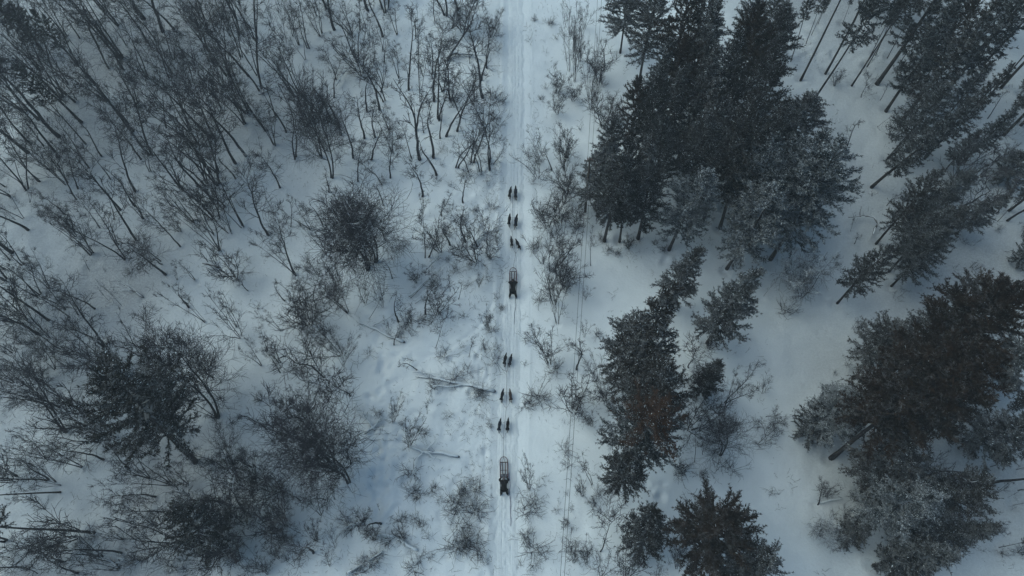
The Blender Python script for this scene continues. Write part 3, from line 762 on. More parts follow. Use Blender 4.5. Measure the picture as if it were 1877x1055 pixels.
shr(470, 700, S2, '''940 120 1.2 6;960 115 1.3 6;985 120 1.0 6;1140 320 1.2 4;1075 520 1.2 4;1120 510 1.3 4;1180 530 1.2;1205 590 1.6 1;1180 570 1.3;1110 605 1.3 5;1100 690 1.8 3;1080 670 1.5 1;1130 660 1.4;1190 700 1.7 3;1210 680 1.2;1105 780 1.5 1;1150 770 1.5 0;960 760 1.2 6;940 770 1.1 6;900 785 1.1 5
870 740 1.4 0;860 750 1.1;1190 825 1.1 0;930 850 1.2;940 950 1.3 0;930 930 1.1;1080 890 1.8 3;1110 900 1.7 5;1190 900 1.8 3;1210 920 1.4;1150 870 1.4;1250 970 1.4 6;1285 975 1.2 6;855 1020 1.7 1;840 1010 1.3;1080 1020 1.5;1180 1000 1.3;1240 665 1.2 6;1260 660 1.1 6;985 640 1.3 0;960 590 1.2 5;890 620 1.3 5
860 600 1.4;845 590 1.2 3;630 505 1.0 6;480 655 1.1 6;1030 170 .8 6;795 220 .7 5;30 90 1.2 5;40 170 .5;1230 70 1.5 3;1200 50 1.5 5;960 30 1.5 5;1000 660 1.1 4;770 740 1.5 2;790 750 1.3 5;1040 190 .8;900 270 1.4 5;1270 230 .8 5;1140 600 1.1;760 300 1.2;690 280 1.3;660 170 1.2 5;850 500 1.6 3;880 1050 1.0
890 965 .9;720 860 1.5 5;790 830 1.4 5;620 830 1.4 5;480 740 1.4 3;520 790 1.4 5;360 960 1.4;250 940 1.4;1060 640 1.2;1300 1020 1.0 4;1030 930 1.3 2;660 960 1.2 5;570 1000 1.1''')

# the thicket between the ones picked out above, following the same lean
frng = random.Random(2024)
def free(x, y):
    for cx, cy, rx, ry in ((700, 780, 60, 150), (860, 640, 90, 80), (870, 820, 60, 110), (560, 420, 30, 30), (420, 470, 60, 30), (230, 950, 90, 28), (60, 540, 60, 30),
                           (500, 560, 60, 60), (240, 500, 60, 25), (640, 960, 30, 30)):
        if ((x - cx) / rx) ** 2 + ((y - cy) / ry) ** 2 < 1: return False
    return True
def fill(x0, y0, x1, y1, n, kinds, hmin, hmax, mind=16):
    k = 0; tries = 0
    while k < n and tries < n * 30:
        tries += 1
        x, y = frng.uniform(x0, x1), frng.uniform(y0, y1)
        if not free(x, y): continue
        if any(abs(x - t[0]) < mind and abs(y - t[1]) < mind for t in TREES): continue
        kd = frng.choice(kinds); h = frng.uniform(hmin, hmax) / CAM_H
        f = 1 / (1 - h) - 1
        TREES.append((x, y, x + (x - 938.5) * f + frng.gauss(0, 12), y + (y - 1140) * f + frng.gauss(0, 10), kd, None)); k += 1
fill(0, 0, 520, 330, 46, 'BBBT', 5, 9, 13)
fill(0, 330, 520, 520, 30, 'BBTTV', 3, 8, 13)
fill(520, 0, 900, 330, 42, 'BBTTV', 3, 7, 13)
fill(540, 330, 900, 600, 26, 'TTVC', 2, 4.5, 16)
fill(0, 560, 480, 1055, 50, 'BBTV', 3, 8, 12)
fill(480, 560, 700, 1050, 26, 'TVC', 2, 5, 14)
fill(1040, 560, 1150, 1050, 10, 'VT', 1.5, 3, 16)
fill(1250, 640, 1420, 840, 7, 'VC', 2, 4, 14)
fill(1020, 0, 1100, 300, 5, 'V', 2, 3.5)
fill(1450, 20, 1877, 250, 14, 'LLJ', 10, 15)
fill(1560, 200, 1877, 420, 8, 'JTV', 5, 10)
fill(1600, 850, 1877, 1050, 8, 'TVJ', 3, 8)
fill(985, 250, 1060, 560, 11, 'VT', 2.2, 3.8, 11)
fill(700, 20, 915, 700, 26, 'T', 1.8, 4, 12)
# ------------------------------------------------------------------ labels that say where each one stands
ORD = ['first', 'second', 'third', 'fourth', 'fifth', 'sixth', 'seventh', 'eighth', 'ninth', 'tenth', 'eleventh', 'twelfth', 'thirteenth', 'fourteenth', 'fifteenth', 'sixteenth', 'seventeenth', 'eighteenth', 'nineteenth', 'twentieth', 'twenty-first', 'twenty-second', 'twenty-third', 'twenty-fourth', 'twenty-fifth', 'twenty-sixth', 'twenty-seventh', 'twenty-eighth']
COLS = [(120, 'by left edge'), (260, 'far left'), (420, 'well left'), (580, 'left'), (740, 'left of centre'), (860, 'near trail left side'), (925, 'along trail left edge'),
        (1010, 'along trail right edge'), (1110, 'by power lines'), (1210, 'right of power lines'), (1330, 'right of centre'), (1460, 'right'), (1600, 'well right'), (1740, 'far right'), (9999, 'by right edge')]
ROWS = [(110, 'top'), (230, 'upper'), (350, 'upper middle'), (490, 'middle'), (630, 'centre'), (760, 'lower middle'), (890, 'lower'), (9999, 'bottom')]
KW = {'B': 'bare grey birch', 'T': 'thin bare sapling', 'R': 'broad dense bare birch', 'F': 'frosted bushy birch', 'C': 'crooked bare birch', 'V': 'twiggy many-stemmed bush',
      'P': 'dark green pine', 'N': 'snow-dusted pine', 'D': 'very dark tall pine', 'U': 'rusty brown topped pine', 'L': 'tall bare-trunked pine', 'K': 'small bushy pine', 'J': 'slim narrow pine', 'Q': 'ragged open-crowned pine', 'S': 'low twig clump'}
def cell(x, y):
    c = next(n for q, n in COLS if x < q); r = next(n for q, n in ROWS if y < q)
    return c, r
def make_labels(items):
    """items: (x, y, kindword) -> labels"""
    groups = {}
    for i, (x, y, k) in enumerate(items):
        groups.setdefault((k, *cell(x, y)), []).append((x, y, i))
    out = [''] * len(items)
    for (k, c, r), l in groups.items():
        l.sort(key=lambda e: e[1])
        nrow = math.ceil(len(l) / 7); per = math.ceil(len(l) / nrow)
        for w in range(nrow):
            row = sorted(l[w * per:(w + 1) * per])
            for j, (x, y, i) in enumerate(row):
                t = f'{k} {c}, {r} part'
                if nrow > 1: t += f', {ORD[w]} row down'
                if len(row) > 1: t += f', {ORD[j]} from left'
                out[i] = t
    return out

# ------------------------------------------------------------------ planting
prng = random.Random(99)
labs = make_labels([(t[0], t[1], KW[t[4]]) for t in TREES])
NAMES = {'B': 'birch_tree', 'T': 'sapling', 'R': 'birch_tree', 'F': 'birch_tree', 'C': 'birch_tree', 'V': 'bush', 'P': 'pine_tree', 'N': 'pine_tree', 'D': 'pine_tree', 'U': 'pine_tree',
         'L': 'pine_tree', 'K': 'pine_tree', 'J': 'pine_tree', 'Q': 'pine_tree'}
CATS = {'birch_tree': 'birch', 'sapling': 'sapling', 'bush': 'bush', 'pine_tree': 'pine'}
GRP = {'birch_tree': 'bare birches beside the trail', 'sapling': 'thin saplings in the snow', 'bush': 'twiggy bushes in the snow', 'pine_tree': 'pines beside the trail'}
for (bx, by, tx, ty, k, wpx), lab in zip(TREES, labs):
    B = gpt(bx, by); B.z = gz(B.x, B.y)
    D = ray(tx, ty)
    C0 = Vector((0, 0, CAM_H))
    dxy = Vector((D.x, D.y)); b2 = Vector((B.x, B.y))
    s = b2.dot(dxy) / dxy.dot(dxy)
    z = CAM_H + s * D.z - B.z
    lo, hi = HR[k]
    pxlen = math.hypot(tx - bx, ty - by)
    lo = min(lo, max(1.2, pxlen / 22))
    z = min(max(z, lo), hi)
    s = (CAM_H - B.z - z) / -D.z
    T = C0 + D * s
    axis_ = T - B
    Ln = axis_.length
    q = axis_.to_track_quat('Z', 'Y')
    pr = prng.choice(PROTO[k])
    depth = (T - C0).length
    wr = (wpx * (1.03 if k in 'PNDUKJQ' else 1.22 if k == 'R' else 1.0) / FPX * depth) if wpx else WF[k] * Ln * prng.uniform(0.85, 1.15)
    sz = Ln / pr.h
    sx = max(wr / pr.r, sz * 0.35)
    nm = NAMES[k]
    root = empty(nm, B)
    root.rotation_mode = 'QUATERNION'
    root.rotation_quaternion = q @ Quaternion((0, 0, 1), prng.uniform(0, 6.28))
    tag(root, lab, CATS[nm], GRP[nm])
    t_ = link('trunk', pr.trunk, root); st = min(1.5, max(sx, sz)); t_.scale = (sx, sx, sz) if k in 'BTRFCV' else (min(sx, sz), min(sx, sz), sz)
    c_ = link('crown', pr.crown, root); c_.scale = (sx, sx, sz)
    if pr.snow:
        s_ = link('snow_cover', pr.snow, root); s_['kind'] = 'stuff'; s_.scale = (sx, sx, sz)

slabs = make_labels([(s[0], s[1], KW['S']) for s in SH])
for (x, y, size, var), lab in zip(SH, slabs):
    p = gpt(x, y); p.z = gz(p.x, p.y)
    o = link('twig_clump', SHRUB[var if var is not None else prng.randint(0, 4)], None, p)
    s = size * prng.uniform(0.85, 1.1) * 0.7
    o.scale = (s, s, s * prng.uniform(0.6, 1.0)); o.rotation_euler = (0, 0, prng.uniform(0, 6.28))
    tag(o, lab, 'twigs', 'twig clumps poking out of the snow')

# fine undergrowth: stems, grass heads and fallen twigs that nobody could count
def undergrowth():
    rng = random.Random(77); b = MB()
    zones = [(0, 0, 900, 1055, 5200), (860, 0, 922, 1055, 1200), (964, 0, 1060, 1055, 800), (1060, 560, 1150, 1055, 220), (1250, 620, 1430, 860, 160), (1450, 0, 1877, 420, 500), (1560, 820, 1877, 1055, 260), (1100, 400, 1330, 480, 120)]
    for x0, y0, x1, y1, n in zones:
        cl = [(rng.uniform(x0, x1), rng.uniform(y0, y1)) for _ in range(max(6, n // 9))]
        for _ in range(n):
            cx, cy = rng.choice(cl)
            px, py = cx + rng.gauss(0, 9), cy + rng.gauss(0, 9)
            if not (x0 - 6 < px < x1 and -20 < py < 1075): continue
            p = at(px, py); p.z = gz(p.x, p.y) - 0.03
            if abs(p.x - trail_x(p.y)) < 1.15: continue
            lying = rng.random() < 0.35
            d = Vector((rng.gauss(0, .5), rng.gauss(0, .5), 0.25 if lying else 1.1)).normalized()
            L = rng.uniform(0.15, 0.55) * (1.4 if rng.random() < .2 else 1)
            pts, _d = grow(p, d, L, .01, 2, rng, .3, 0)
            r = rng.uniform(.004, .009)
            b.tube(pts, [r * 1.3, r, r * .6], 3, False)
            if rng.random() < .5:
                p2, _ = grow(pts[1], (_d[1] + perp(_d[1], rng)).normalized(), L * .5, .01, 1, rng, .2, 0)
                b.tube(p2, [r, r * .6], 3, False)
    tag(link('undergrowth', b.mesh('undergrowth', M['twig'], False)), 'fine stems and twigs scattered over the snow', kind='stuff')
undergrowth()

# small wells and drifts in the snow round the stems
for t in TREES:
    if t[4] in 'VFC': dimple(t[0], t[1], 0.30, 0.06)
    elif t[4] in 'BTR': dimple(t[0], t[1], 0.26, 0.12)
    else: dimple(t[0], t[1], 0.42, 0.20)
    if drng.random() < .6: dimple(t[0] + drng.gauss(0, 10), t[1] + drng.gauss(0, 8), drng.uniform(.15, .3), drng.uniform(.02, .06), drng.uniform(1, 2), drng.random() * 3)
near = np.abs(XX - trail_x(YY)) < 1.5
ZZ = np.where(near, ZZ0, ZZ)
co = np.stack([XX.ravel(), YY.ravel(), ZZ.ravel()], 1).astype(np.float32)
gm.vertices.foreach_set('co', co.ravel()); gm.update()

# the wood goes on outside the picture: one mass of the same pines
def forest_mass():
    pts = []
    fr = random.Random(3)
    for _ in range(520):
        x, y = fr.uniform(-95, 95), fr.uniform(-45, 120)
        if abs(x) < 5: continue
        d = ray(0, 0)
        # keep clear of all the ground in view
        c, s_ = math.cos(TILT), math.sin(TILT)
        dep = y * s_ + CAM_H * c
        px = 938.5 + FPX * x / dep
        py = 527.5 - FPX * (y * c - CAM_H * s_) / dep
        if -60 < px < 1940 and py > -70 and py < 1240: continue
        if y < 0 and abs(x) < 12: continue
        pts.append((x, y, gz(x, y)))
    me = bpy.data.meshes.new('surrounding_forest')
    me.from_pydata(pts, [], [])
    o = link('surrounding_forest', me)
    tag(o, 'pine wood that goes on all round', None, None, 'stuff')
    src = PROTO['L'][0]
    cbm = bmesh_join([src.trunk, src.crown])
    so = bpy.data.objects.new('forest_pine', cbm)
    ng = bpy.data.node_groups.new('spread', 'GeometryNodeTree')
    ng.interface.new_socket('Geometry', in_out='INPUT', socket_type='NodeSocketGeometry')
    ng.interface.new_socket('Geometry', in_out='OUTPUT', socket_type='NodeSocketGeometry')
    gi = ng.nodes.new('NodeGroupInput'); go = ng.nodes.new('NodeGroupOutput')
    ip = ng.nodes.new('GeometryNodeInstanceOnPoints')
    oi = ng.nodes.new('GeometryNodeObjectInfo'); oi.inputs['Object'].default_value = so
    rv = ng.nodes.new('FunctionNodeRandomValue'); rv.data_type = 'FLOAT_VECTOR'
    rv.inputs[0].default_value = (0, 0, 0); rv.inputs[1].default_value = (0.05, 0.05, 6.28)
    rs = ng.nodes.new('FunctionNodeRandomValue'); rs.data_type = 'FLOAT'
    rs.inputs[2].default_value = 0.7; rs.inputs[3].default_value = 1.15
    ng.links.new(gi.outputs[0], ip.inputs['Points'])
    ng.links.new(oi.outputs['Geometry'], ip.inputs['Instance'])
    ng.links.new(rv.outputs[0], ip.inputs['Rotation'])
    ng.links.new(rs.outputs[1], ip.inputs['Scale'])
    ng.links.new(ip.outputs[0], go.inputs[0])
    o.modifiers.new('spread', 'NODES').node_group = ng

def bmesh_join(meshes):
    import bmesh
    bm = bmesh.new()
    me = bpy.data.meshes.new('forest_pine')
    for i, m_ in enumerate(meshes):
        n0 = len(bm.faces)
        bm.from_mesh(m_)
        bm.faces.ensure_lookup_table()
        for f in bm.faces[n0:]: f.material_index = i
        me.materials.append(m_.materials[0])
    bm.to_mesh(me); bm.free()
    return me
forest_mass()

# ------------------------------------------------------------------ fallen, snow-covered trunks
def gline(px):
    out = []
    for x, y in px:
        p = gpt(x, y); p.z = gz(p.x, p.y); out.append(p)
    return out
def fallen(name, label, main, branches, r=0.11, lift=0.10, cat='log', twigs=0, seed=1, snow=True):
    rng = random.Random(seed)
    pts = gline(main); o0 = pts[0].copy()
    root = empty(name, o0)
    fine = []
    for a, b in zip(pts[:-1], pts[1:]):
        for k in range(4):
            p = a.lerp(b, k / 4); p.z = gz(p.x, p.y) + lift
            fine.append(p - o0 + Vector((rng.gauss(0, .02), rng.gauss(0, .02), 0)))
    fine.append(pts[-1] - o0 + Vector((0, 0, lift)))
    n = len(fine)
    rad = [r * (1 - 0.7 * i / n) for i in range(n)]
    rad[0] *= .8; m = MB(); m.tube([fine[0] - (fine[1] - fine[0]).normalized() * .12] + fine, [rad[0] * .35] + rad, 7); link('trunk', m.mesh('trunk', M['log']), root)
    if snow:
        cp = MB(); cp.tube([p + Vector((rng.gauss(0, .012), 0, rad[i] * 0.8 + .03)) for i, p in enumerate(fine)], [(q * 0.8 + .025) * rng.uniform(0.8, 1.1) for q in rad], 7)
        link('snow_cap', cp.mesh('snow_cap', M['cap']), root)
    for br in branches:
        bp = gline(br); L = []
        for i, p in enumerate(bp): L.append(p - o0 + Vector((0, 0, lift + 0.05 + 0.15 * (i > 0))))
        q = []
        for a, b in zip(L[:-1], L[1:]):
            for k in range(3): q.append(a.lerp(b, k / 3) + Vector((rng.gauss(0, .03), rng.gauss(0, .03), rng.gauss(0, .02))))
        q.append(L[-1])
        rr = [r * 0.5 * (1 - 0.7 * i / len(q)) for i in range(len(q))]
        m = MB(); m.tube(q, rr, 5)
        link('branch', m.mesh('branch', M['log']), root)
        if snow:
            m = MB(); m.tube([p + Vector((0, 0, rr[i] * 0.8 + .02)) for i, p in enumerate(q)], [w * .8 + .018 for w in rr], 5); link('snow_cap', m.mesh('snow_cap', M['cap']), root)
    if twigs > 2:
        m = MB()
        for k in range(twigs):
            i = rng.randint(n // 5, n - 2); p = fine[i]
            d = (fine[i + 1] - fine[i]).normalized() + perp((fine[i + 1] - fine[i]).normalized(), rng) * 1.0
            d.z = abs(d.z) * 0.6
            pp, dd_ = grow(p, d.normalized(), rng.uniform(.6, 1.8), .01, 4, rng, .25, 0.0)
            m.tube(pp, [.016, .014, .012, .01, .006], 3, False)
            for j in range(3):
                p2, _ = grow(pp[rng.randint(1, 3)], (dd_[2] + perp(dd_[2], rng)).normalized(), rng.uniform(.2, .6), .01, 2, rng, .3, 0)
                m.tube(p2, [.011, .009, .006], 3, False)
        link('twigs', m.mesh('twigs', M['twig_frost'], False), root)['kind'] = 'stuff'
    tag(root, label, cat, 'fallen snow-covered trunks')
    return root
def cc(ox, oy, s, pts): return [(ox + x * s, oy + y * s) for x, y in pts]
K = lambda *p: cc(470, 700, S2, p)
H_ = lambda *p: cc(470, 350, S1, p)
B_ = lambda *p: cc(470, 0, S1, p)
fallen('fallen_tree', 'long snowy fallen trunk pointing at the trail between the two sleds', [(905, 717), (862, 706), (815, 697), (762, 690)], [[(815, 697), (790, 686), (757, 684)], [(850, 703), (820, 712), (790, 706)]], .15, .08, 'log', 34, 2)
fallen('fallen_tree', 'forked fallen trunk with three arms in the open snow lower left', K((1100, 410), (1010, 388), (910, 380), (830, 350)), [K((910, 380), (960, 410), (1005, 432)), K((910, 380), (870, 440), (848, 515)), K((930, 375), (960, 340), (985, 315))], .11, .12, 'log', 10, 3)
fallen('fallen_tree', 'snow-covered pole of a fallen tree left of the upper sled', H_((815, 838), (730, 800), (640, 758), (555, 722)), [H_((640, 758), (700, 725), (765, 690))], .12, .12, 'log', 6, 4)
fallen('fallen_tree', 'arched fallen birch with snow beside the trail near the top', B_((1055, 325), (1100, 302), (1170, 308), (1245, 340), (1305, 400)), [B_((1120, 303), (1200, 320), (1270, 325))], .10, .25, 'log', 14, 5)
fallen('fallen_tree', 'fallen birch lying behind the crossed trunks left of the lower dogs', K((640, 255), (590, 190), (540, 145)), [K((570, 170), (620, 175), (645, 195))], .08, .15, 'log', 8, 6)
fallen('fallen_tree', 'short snowy trunk crossed over another left of the lower dogs', K((600, 282), (650, 235), (692, 192)), [], .09, .22, 'log', 6, 7)
fallen('fallen_tree', 'fallen trunk under twigs near the bottom left of the lower sled', K((875, 920), (830, 890), (760, 845), (640, 832)), [K((760, 845), (700, 830), (640, 850))], .11, .14, 'log', 24, 8)
fallen('fallen_tree', 'snow-covered trunk slanting up at the bottom edge left of centre', K((500, 1040), (590, 985), (692, 920)), [K((590, 985), (640, 990), (665, 1010))], .09, .14, 'log', 20, 9)
fallen('fallen_tree', 'short snowy fallen trunk above the lumpy snow, lower left', K((580, 760), (530, 775), (475, 795)), [], .10, .12, 'log', 14, 10)
fallen('fallen_tree', 'frosty fallen tree in the upper left birch thicket', cc(0, 0, S1, [(800, 680), (700, 590), (610, 520)]), [cc(0, 0, S1, [(700, 590), (650, 570), (600, 560)])], .14, .3, 'log', 16, 11)
fallen('fallen_tree', 'short dark log below the upper left birches in open snow', cc(0, 350, S1, [(790, 585), (740, 555), (690, 525)]), [], .10, .12, 'log', 10, 12, False)
fallen('fallen_tree', 'snowy branch fan left of the round dark birch near the top', B_((450, 490), (480, 430), (540, 370)), [B_((470, 450), (500, 400), (520, 375))], .06, .5, 'branch', 6, 13)
fallen('fallen_tree', 'thin snowy trunk lying near the top left of centre', B_((20, 530), (80, 500), (135, 480)), [], .08, .2, 'log', 2, 14)
fallen('fallen_tree', 'snowy leaning trunk near the trail left of the third dogs', H_((945, 435), (985, 395), (1030, 350)), [], .07, .35, 'log', 4, 15)
fallen('fallen_tree', 'snow-capped branch lying beside the trail left of the third dogs', H_((1180, 308), (1225, 270), (1260, 240), (1340, 205)), [], .07, .2, 'log', 16, 16)
fallen('fallen_tree', 'twin of thin snowy trunks left of the upper sled', H_((855, 587), (930, 515), (1020, 435)), [H_((880, 620), (930, 570), (1000, 545))], .07, .4, 'log', 6, 17)
fallen('fallen_tree', 'short stick lying by the lower right pines', cc(1400, 700, S3, [(300, 662), (360, 645), (422, 632)]), [], .05, .2, 'log', 0, 18)
fallen('bent_tree', 'thin birch bent into an arch in the right-hand clearing', cc(1400, 350, S1, [(585, 255), (612, 200), (590, 165), (530, 155), (450, 165)]), [cc(1400, 350, S1, [(510, 160), (510, 140), (515, 110)])], .09, .6, 'birch', 6, 19, False)
fallen('fallen_tree', 'broken stub with dark hollow in the snow, middle left', cc(0, 350, S1, [(1200, 412), (1165, 410), (1120, 400)]), [], .10, .05, 'log', 2, 20, False)
fallen('fallen_tree', 'dark broken log end at the bottom left', cc(0, 700, S2, [(645, 1015), (625, 985), (575, 965)]), [cc(0, 700, S2, [(640, 1015), (610, 1025), (580, 1022)])], .15, .12, 'log', 6, 21, False)
fallen('fallen_tree', 'low dark log with twigs right of the broken log, bottom left', cc(0, 700, S2, [(795, 975), (740, 970), (650, 968)]), [], .10, .12, 'log', 14, 22, False)

# ------------------------------------------------------------------ power line
def wire(pts, label):
    m = MB(); m.tube(pts, 0.012, 5)
    o = link('power_line', m.mesh('power_line', M['wire']))
    tag(o, label, 'wire', 'two wires of the power line'); return o
WZ = 7.6
def wire_pts(px_list):
    P = [at(x, y, WZ) for x, y in px_list]
    ya = np.array([p.y for p in P]); xa = np.array([p.x for p in P])
    c = np.polyfit(ya, xa, 2)
    return c
pbase = gpt(1073, 388); pbase.z = gz(pbase.x, pbase.y)
LA = [(1094, 0), (1079, 300), (1072, 386), (1063, 522), (1054, 660), (1042, 835), (1032, 970), (1028, 1055)]
LB = [(1101, 0), (1087, 300), (1080, 386), (1071, 522), (1061, 665), (1048, 841), (1039, 970), (1036, 1055)]
lo_y, hi_y = pbase.y - 62, pbase.y + 60
def sag(y):
    L = (pbase.y - lo_y) if y < pbase.y else (hi_y - pbase.y)
    t = abs(y - pbase.y) / L
    return WZ - 1.1 * 4 * t * (1 - t) * 0.5
xw = {}
for nm, LL, lab in (('a', LA, 'left wire of the two power lines running beside the trail'), ('b', LB, 'right wire of the two power lines running beside the trail')):
    c = wire_pts(LL)
    lin = np.polyfit([at(x, y, WZ).y for x, y in LL], [at(x, y, WZ).x for x, y in LL], 1)
    ysw = np.linspace(lo_y, hi_y, 60)
    pts = [Vector((float(np.polyval(lin, y)), float(y), sag(float(y)) + pbase.z * 0)) for y in ysw]
    xw[nm] = float(np.polyval(lin, pbase.y))
    wire(pts, lab)
pr_ = empty('utility_pole', pbase)
px0 = (xw['a'] + xw['b']) / 2 - pbase.x
m = MB(); m.tube([(0, 0, -.4), (px0 * .5, 0, 3.6), (px0, 0, WZ + 0.02)], [.115, .10, .08], 8); link('pole', m.mesh('pole', M['pole']), pr_)
m = MB(); m.box((px0, 0, WZ - .28), (.8, .06, .08)); link('crossarm', m.mesh('crossarm', M['pole'], False), pr_)
for nm in 'ab':
    m = MB(); xx = xw[nm] - pbase.x
    m.tube([(xx, 0, WZ - .24), (xx, 0, WZ - .14), (xx, 0, WZ - .12), (xx, 0, WZ - .06), (xx, 0, WZ - .02)], [.02, .02, .05, .055, .025], 8)
    link('insulator', m.mesh('insulator', M['porcelain']), pr_)
tag(pr_, 'dark wooden utility pole at the left edge of the pines', 'pole')

# ------------------------------------------------------------------ skinned figures
def skin_mesh(name, nodes, edges, m, sub=2, root=0, smooth=True, post=None):
    """nodes: list of (x,y,z,r) or (x,y,z,rx,ry)"""
    me = bpy.data.meshes.new('tmp')
    me.from_pydata([n[:3] for n in nodes], edges, [])
    o = bpy.data.objects.new('tmp', me); COL.objects.link(o)
    sk = o.modifiers.new('s', 'SKIN'); sk.use_smooth_shade = True
    ss = o.modifiers.new('b', 'SUBSURF'); ss.levels = sub; ss.render_levels = sub
    if not me.skin_vertices: me.attributes  # created with the modifier
    if not me.skin_vertices:
        import bmesh
        bm = bmesh.new(); bm.from_mesh(me); bm.verts.layers.skin.verify(); bm.to_mesh(me); bm.free()
    sv = me.skin_vertices[0].data
    for i, n in enumerate(nodes):
        sv[i].radius = (n[3], n[4] if len(n) > 4 else n[3]); sv[i].use_root = (i == root)
    dg = bpy.context.evaluated_depsgraph_get(); dg.update()
    out = bpy.data.meshes.new_from_object(o.evaluated_get(dg))
    out.name = name
    bpy.data.objects.remove(o)
    out.materials.clear(); out.materials.append(m)
    if len(out.polygons): out.polygons.foreach_set('use_smooth', [True] * len(out.polygons))
    return out

def fur(name, back, legs, rough=0.85, zsplit=0.34):
    m, nt, b = mat(name)
    L = nt.links.new
    tc = node(nt, 'ShaderNodeTexCoord'); sp = node(nt, 'ShaderNodeSeparateXYZ'); L(tc.outputs['Object'], sp.inputs[0])
    n1 = node(nt, 'ShaderNodeTexNoise', Scale=9.0, Detail=5.0); L(tc.outputs['Object'], n1.inputs['Vector'])
    ad = node(nt, 'ShaderNodeMath', operation='MULTIPLY_ADD'); L(n1.outputs[0], ad.inputs[0]); ad.inputs[1].default_value = 0.25; L(sp.outputs[2], ad.inputs[2])
    mr = node(nt, 'ShaderNodeMapRange'); L(ad.outputs[0], mr.inputs[0]); mr.inputs[1].default_value = zsplit; mr.inputs[2].default_value = zsplit + 0.16
    L(ramp(nt, mr.outputs[0], [(0, legs), (1, back)]), b.inputs['Base Color'])
    b.inputs['Roughness'].default_value = rough
    b.inputs['Specular IOR Level'].default_value = 0.15
    bp = node(nt, 'ShaderNodeBump', Strength=0.6, Distance=0.01); n2 = node(nt, 'ShaderNodeTexNoise', Scale=80.0, Detail=3.0); L(tc.outputs['Object'], n2.inputs['Vector'])
    L(n2.outputs[0], bp.inputs['Height']); L(bp.outputs[0], b.inputs['Normal'])
    return m
M['fur_black'] = fur('black_fur', (0.005, 0.005, 0.006), (0.02, 0.017, 0.015))
M['fur_dark'] = fur('dark_brown_fur', (0.009, 0.008, 0.008), (0.07, 0.055, 0.045), zsplit=0.38)
M['fur_grey'] = fur('grey_brown_fur', (0.018, 0.016, 0.016), (0.11, 0.09, 0.08), zsplit=0.40)
M['fur_tan'] = fur('tan_fur', (0.065, 0.042, 0.032), (0.12, 0.085, 0.065), zsplit=0.40)
M['harness'] = plain('harness_webbing', (0.025, 0.012, 0.013), 0.7)
M['harness_b'] = plain('blue_harness_webbing', (0.02, 0.03, 0.07), 0.7)
M['nose'] = plain('dog_nose', (0.01, 0.01, 0.01), 0.3)

def dog_body(pose, bend=0.0, mt=None):
    # y forward; pose: 0..1 phase of the trot; nose at y ~ .62, tail tip at ~ -.62
    b = lambda y: bend * (y * y if y > 0 else y * y * 0.4)
    N = []; E = []
    def add(x, y, z, r, r2=None, par=None):
        N.append((x + b(y), y, z, r) if r2 is None else (x + b(y), y, z, r, r2))
        if par is not None: E.append((par, len(N) - 1))
        return len(N) - 1
    pel = add(0, -.28, .52, .095, .10)
    loin = add(0, -.12, .53, .085, .09, pel)
    rib = add(0, .06, .50, .115, .125, loin)
    chest = add(0, .22, .50, .105, .125, rib)
    neck = add(0, .36, .60, .072, .078, chest)
    poll = add(0, .45, .68, .070, .068, neck)
    brow = add(0, .51, .675, .056, .052, poll)
    muz = add(0, .57, .645, .032, .030, brow)
    add(0, .64, .635, .020, .019, muz)
    t1 = add(0, -.38, .54, .034, .034, pel)
    t2 = add(.01, -.47, .50, .034, .034, t1)
    t3 = add(.03, -.56, .47, .030, .030, t2)
    add(.045, -.64, .47, .012, .012, t3)
    s = math.sin
    for sx in (-1, 1):
        ph = pose * 6.28 + (0 if sx > 0 else 3.14)
        sw = s(ph)
        sh = add(sx * .085, .24, .42, .048, .05, chest)
        el = add(sx * .095, .21 - .02 * sw, .32, .032, .034, sh)
        wr = add(sx * .09, .22 + .12 * sw, .17 + .05 * max(0, sw), .020, .021, el)
        pw = add(sx * .09, .22 + .17 * sw - .04 * (sw > .3), .05 + .06 * max(0, sw), .018, .018, wr)
        add(sx * .09, .27 + .17 * sw - .04 * (sw > .3), .028 + .06 * max(0, sw), .022, .016, pw)
        hp = add(sx * .085, -.30, .42, .062, .065, pel)
        kn = add(sx * .10, -.21 - .05 * sw, .32, .042, .045, hp)
        hk = add(sx * .09, -.38 - .13 * sw, .20 + .04 * max(0, -sw), .021, .023, kn)
        ft = add(sx * .09, -.33 - .18 * sw, .06 + .05 * max(0, -sw), .018, .018, hk)
        add(sx * .09, -.28 - .18 * sw, .028 + .05 * max(0, -sw), .022, .016, ft)
    me = skin_mesh('body', N, E, mt, 2, 0)
    return me, b

def ears_nose(b):
    m = MB()
    for sx in (-1, 1):
        c = Vector((sx * .042 + b(.45), .455, .735))
        m.v += [tuple(c + Vector(q)) for q in ((-.024, .0, -.03), (.024, .0, -.03), (0, -.022, -.03), (sx * .008, .0, .052), (0, .012, -.02))]
        n = len(m.v) - 5
        m.f += [(n, n + 4, n + 3), (n + 4, n + 1, n + 3), (n + 1, n + 2, n + 3), (n + 2, n, n + 3)]
    return m

def harness_mesh(b, mt):
    m = MB()
    for y, w, z0, hh in ((.30, .115, .53, .135), (.10, .128, .50, .135)):
        pts = [(b(y) + math.cos(a) * w, y + .02 * math.sin(a), z0 + math.sin(a) * hh) for a in [6.283 * k / 14 for k in range(15)]]
        m.tube(pts, .011, 4, False)
    m.tube([(b(.3), .30, .665), (b(.1), .10, .638), (b(-.12), -.12, .628), (b(-.3), -.33, .62), (b(-.45), -.44, .585)], .010, 4)
    for sx in (-1, 1):
        m.tube([(b(.3) + sx * .1, .30, .60), (b(.1) + sx * .118, .08, .56), (b(-.2) + sx * .09, -.2, .58), (b(-.4), -.42, .59)], .009, 4)
    return m.mesh('harness', mt)

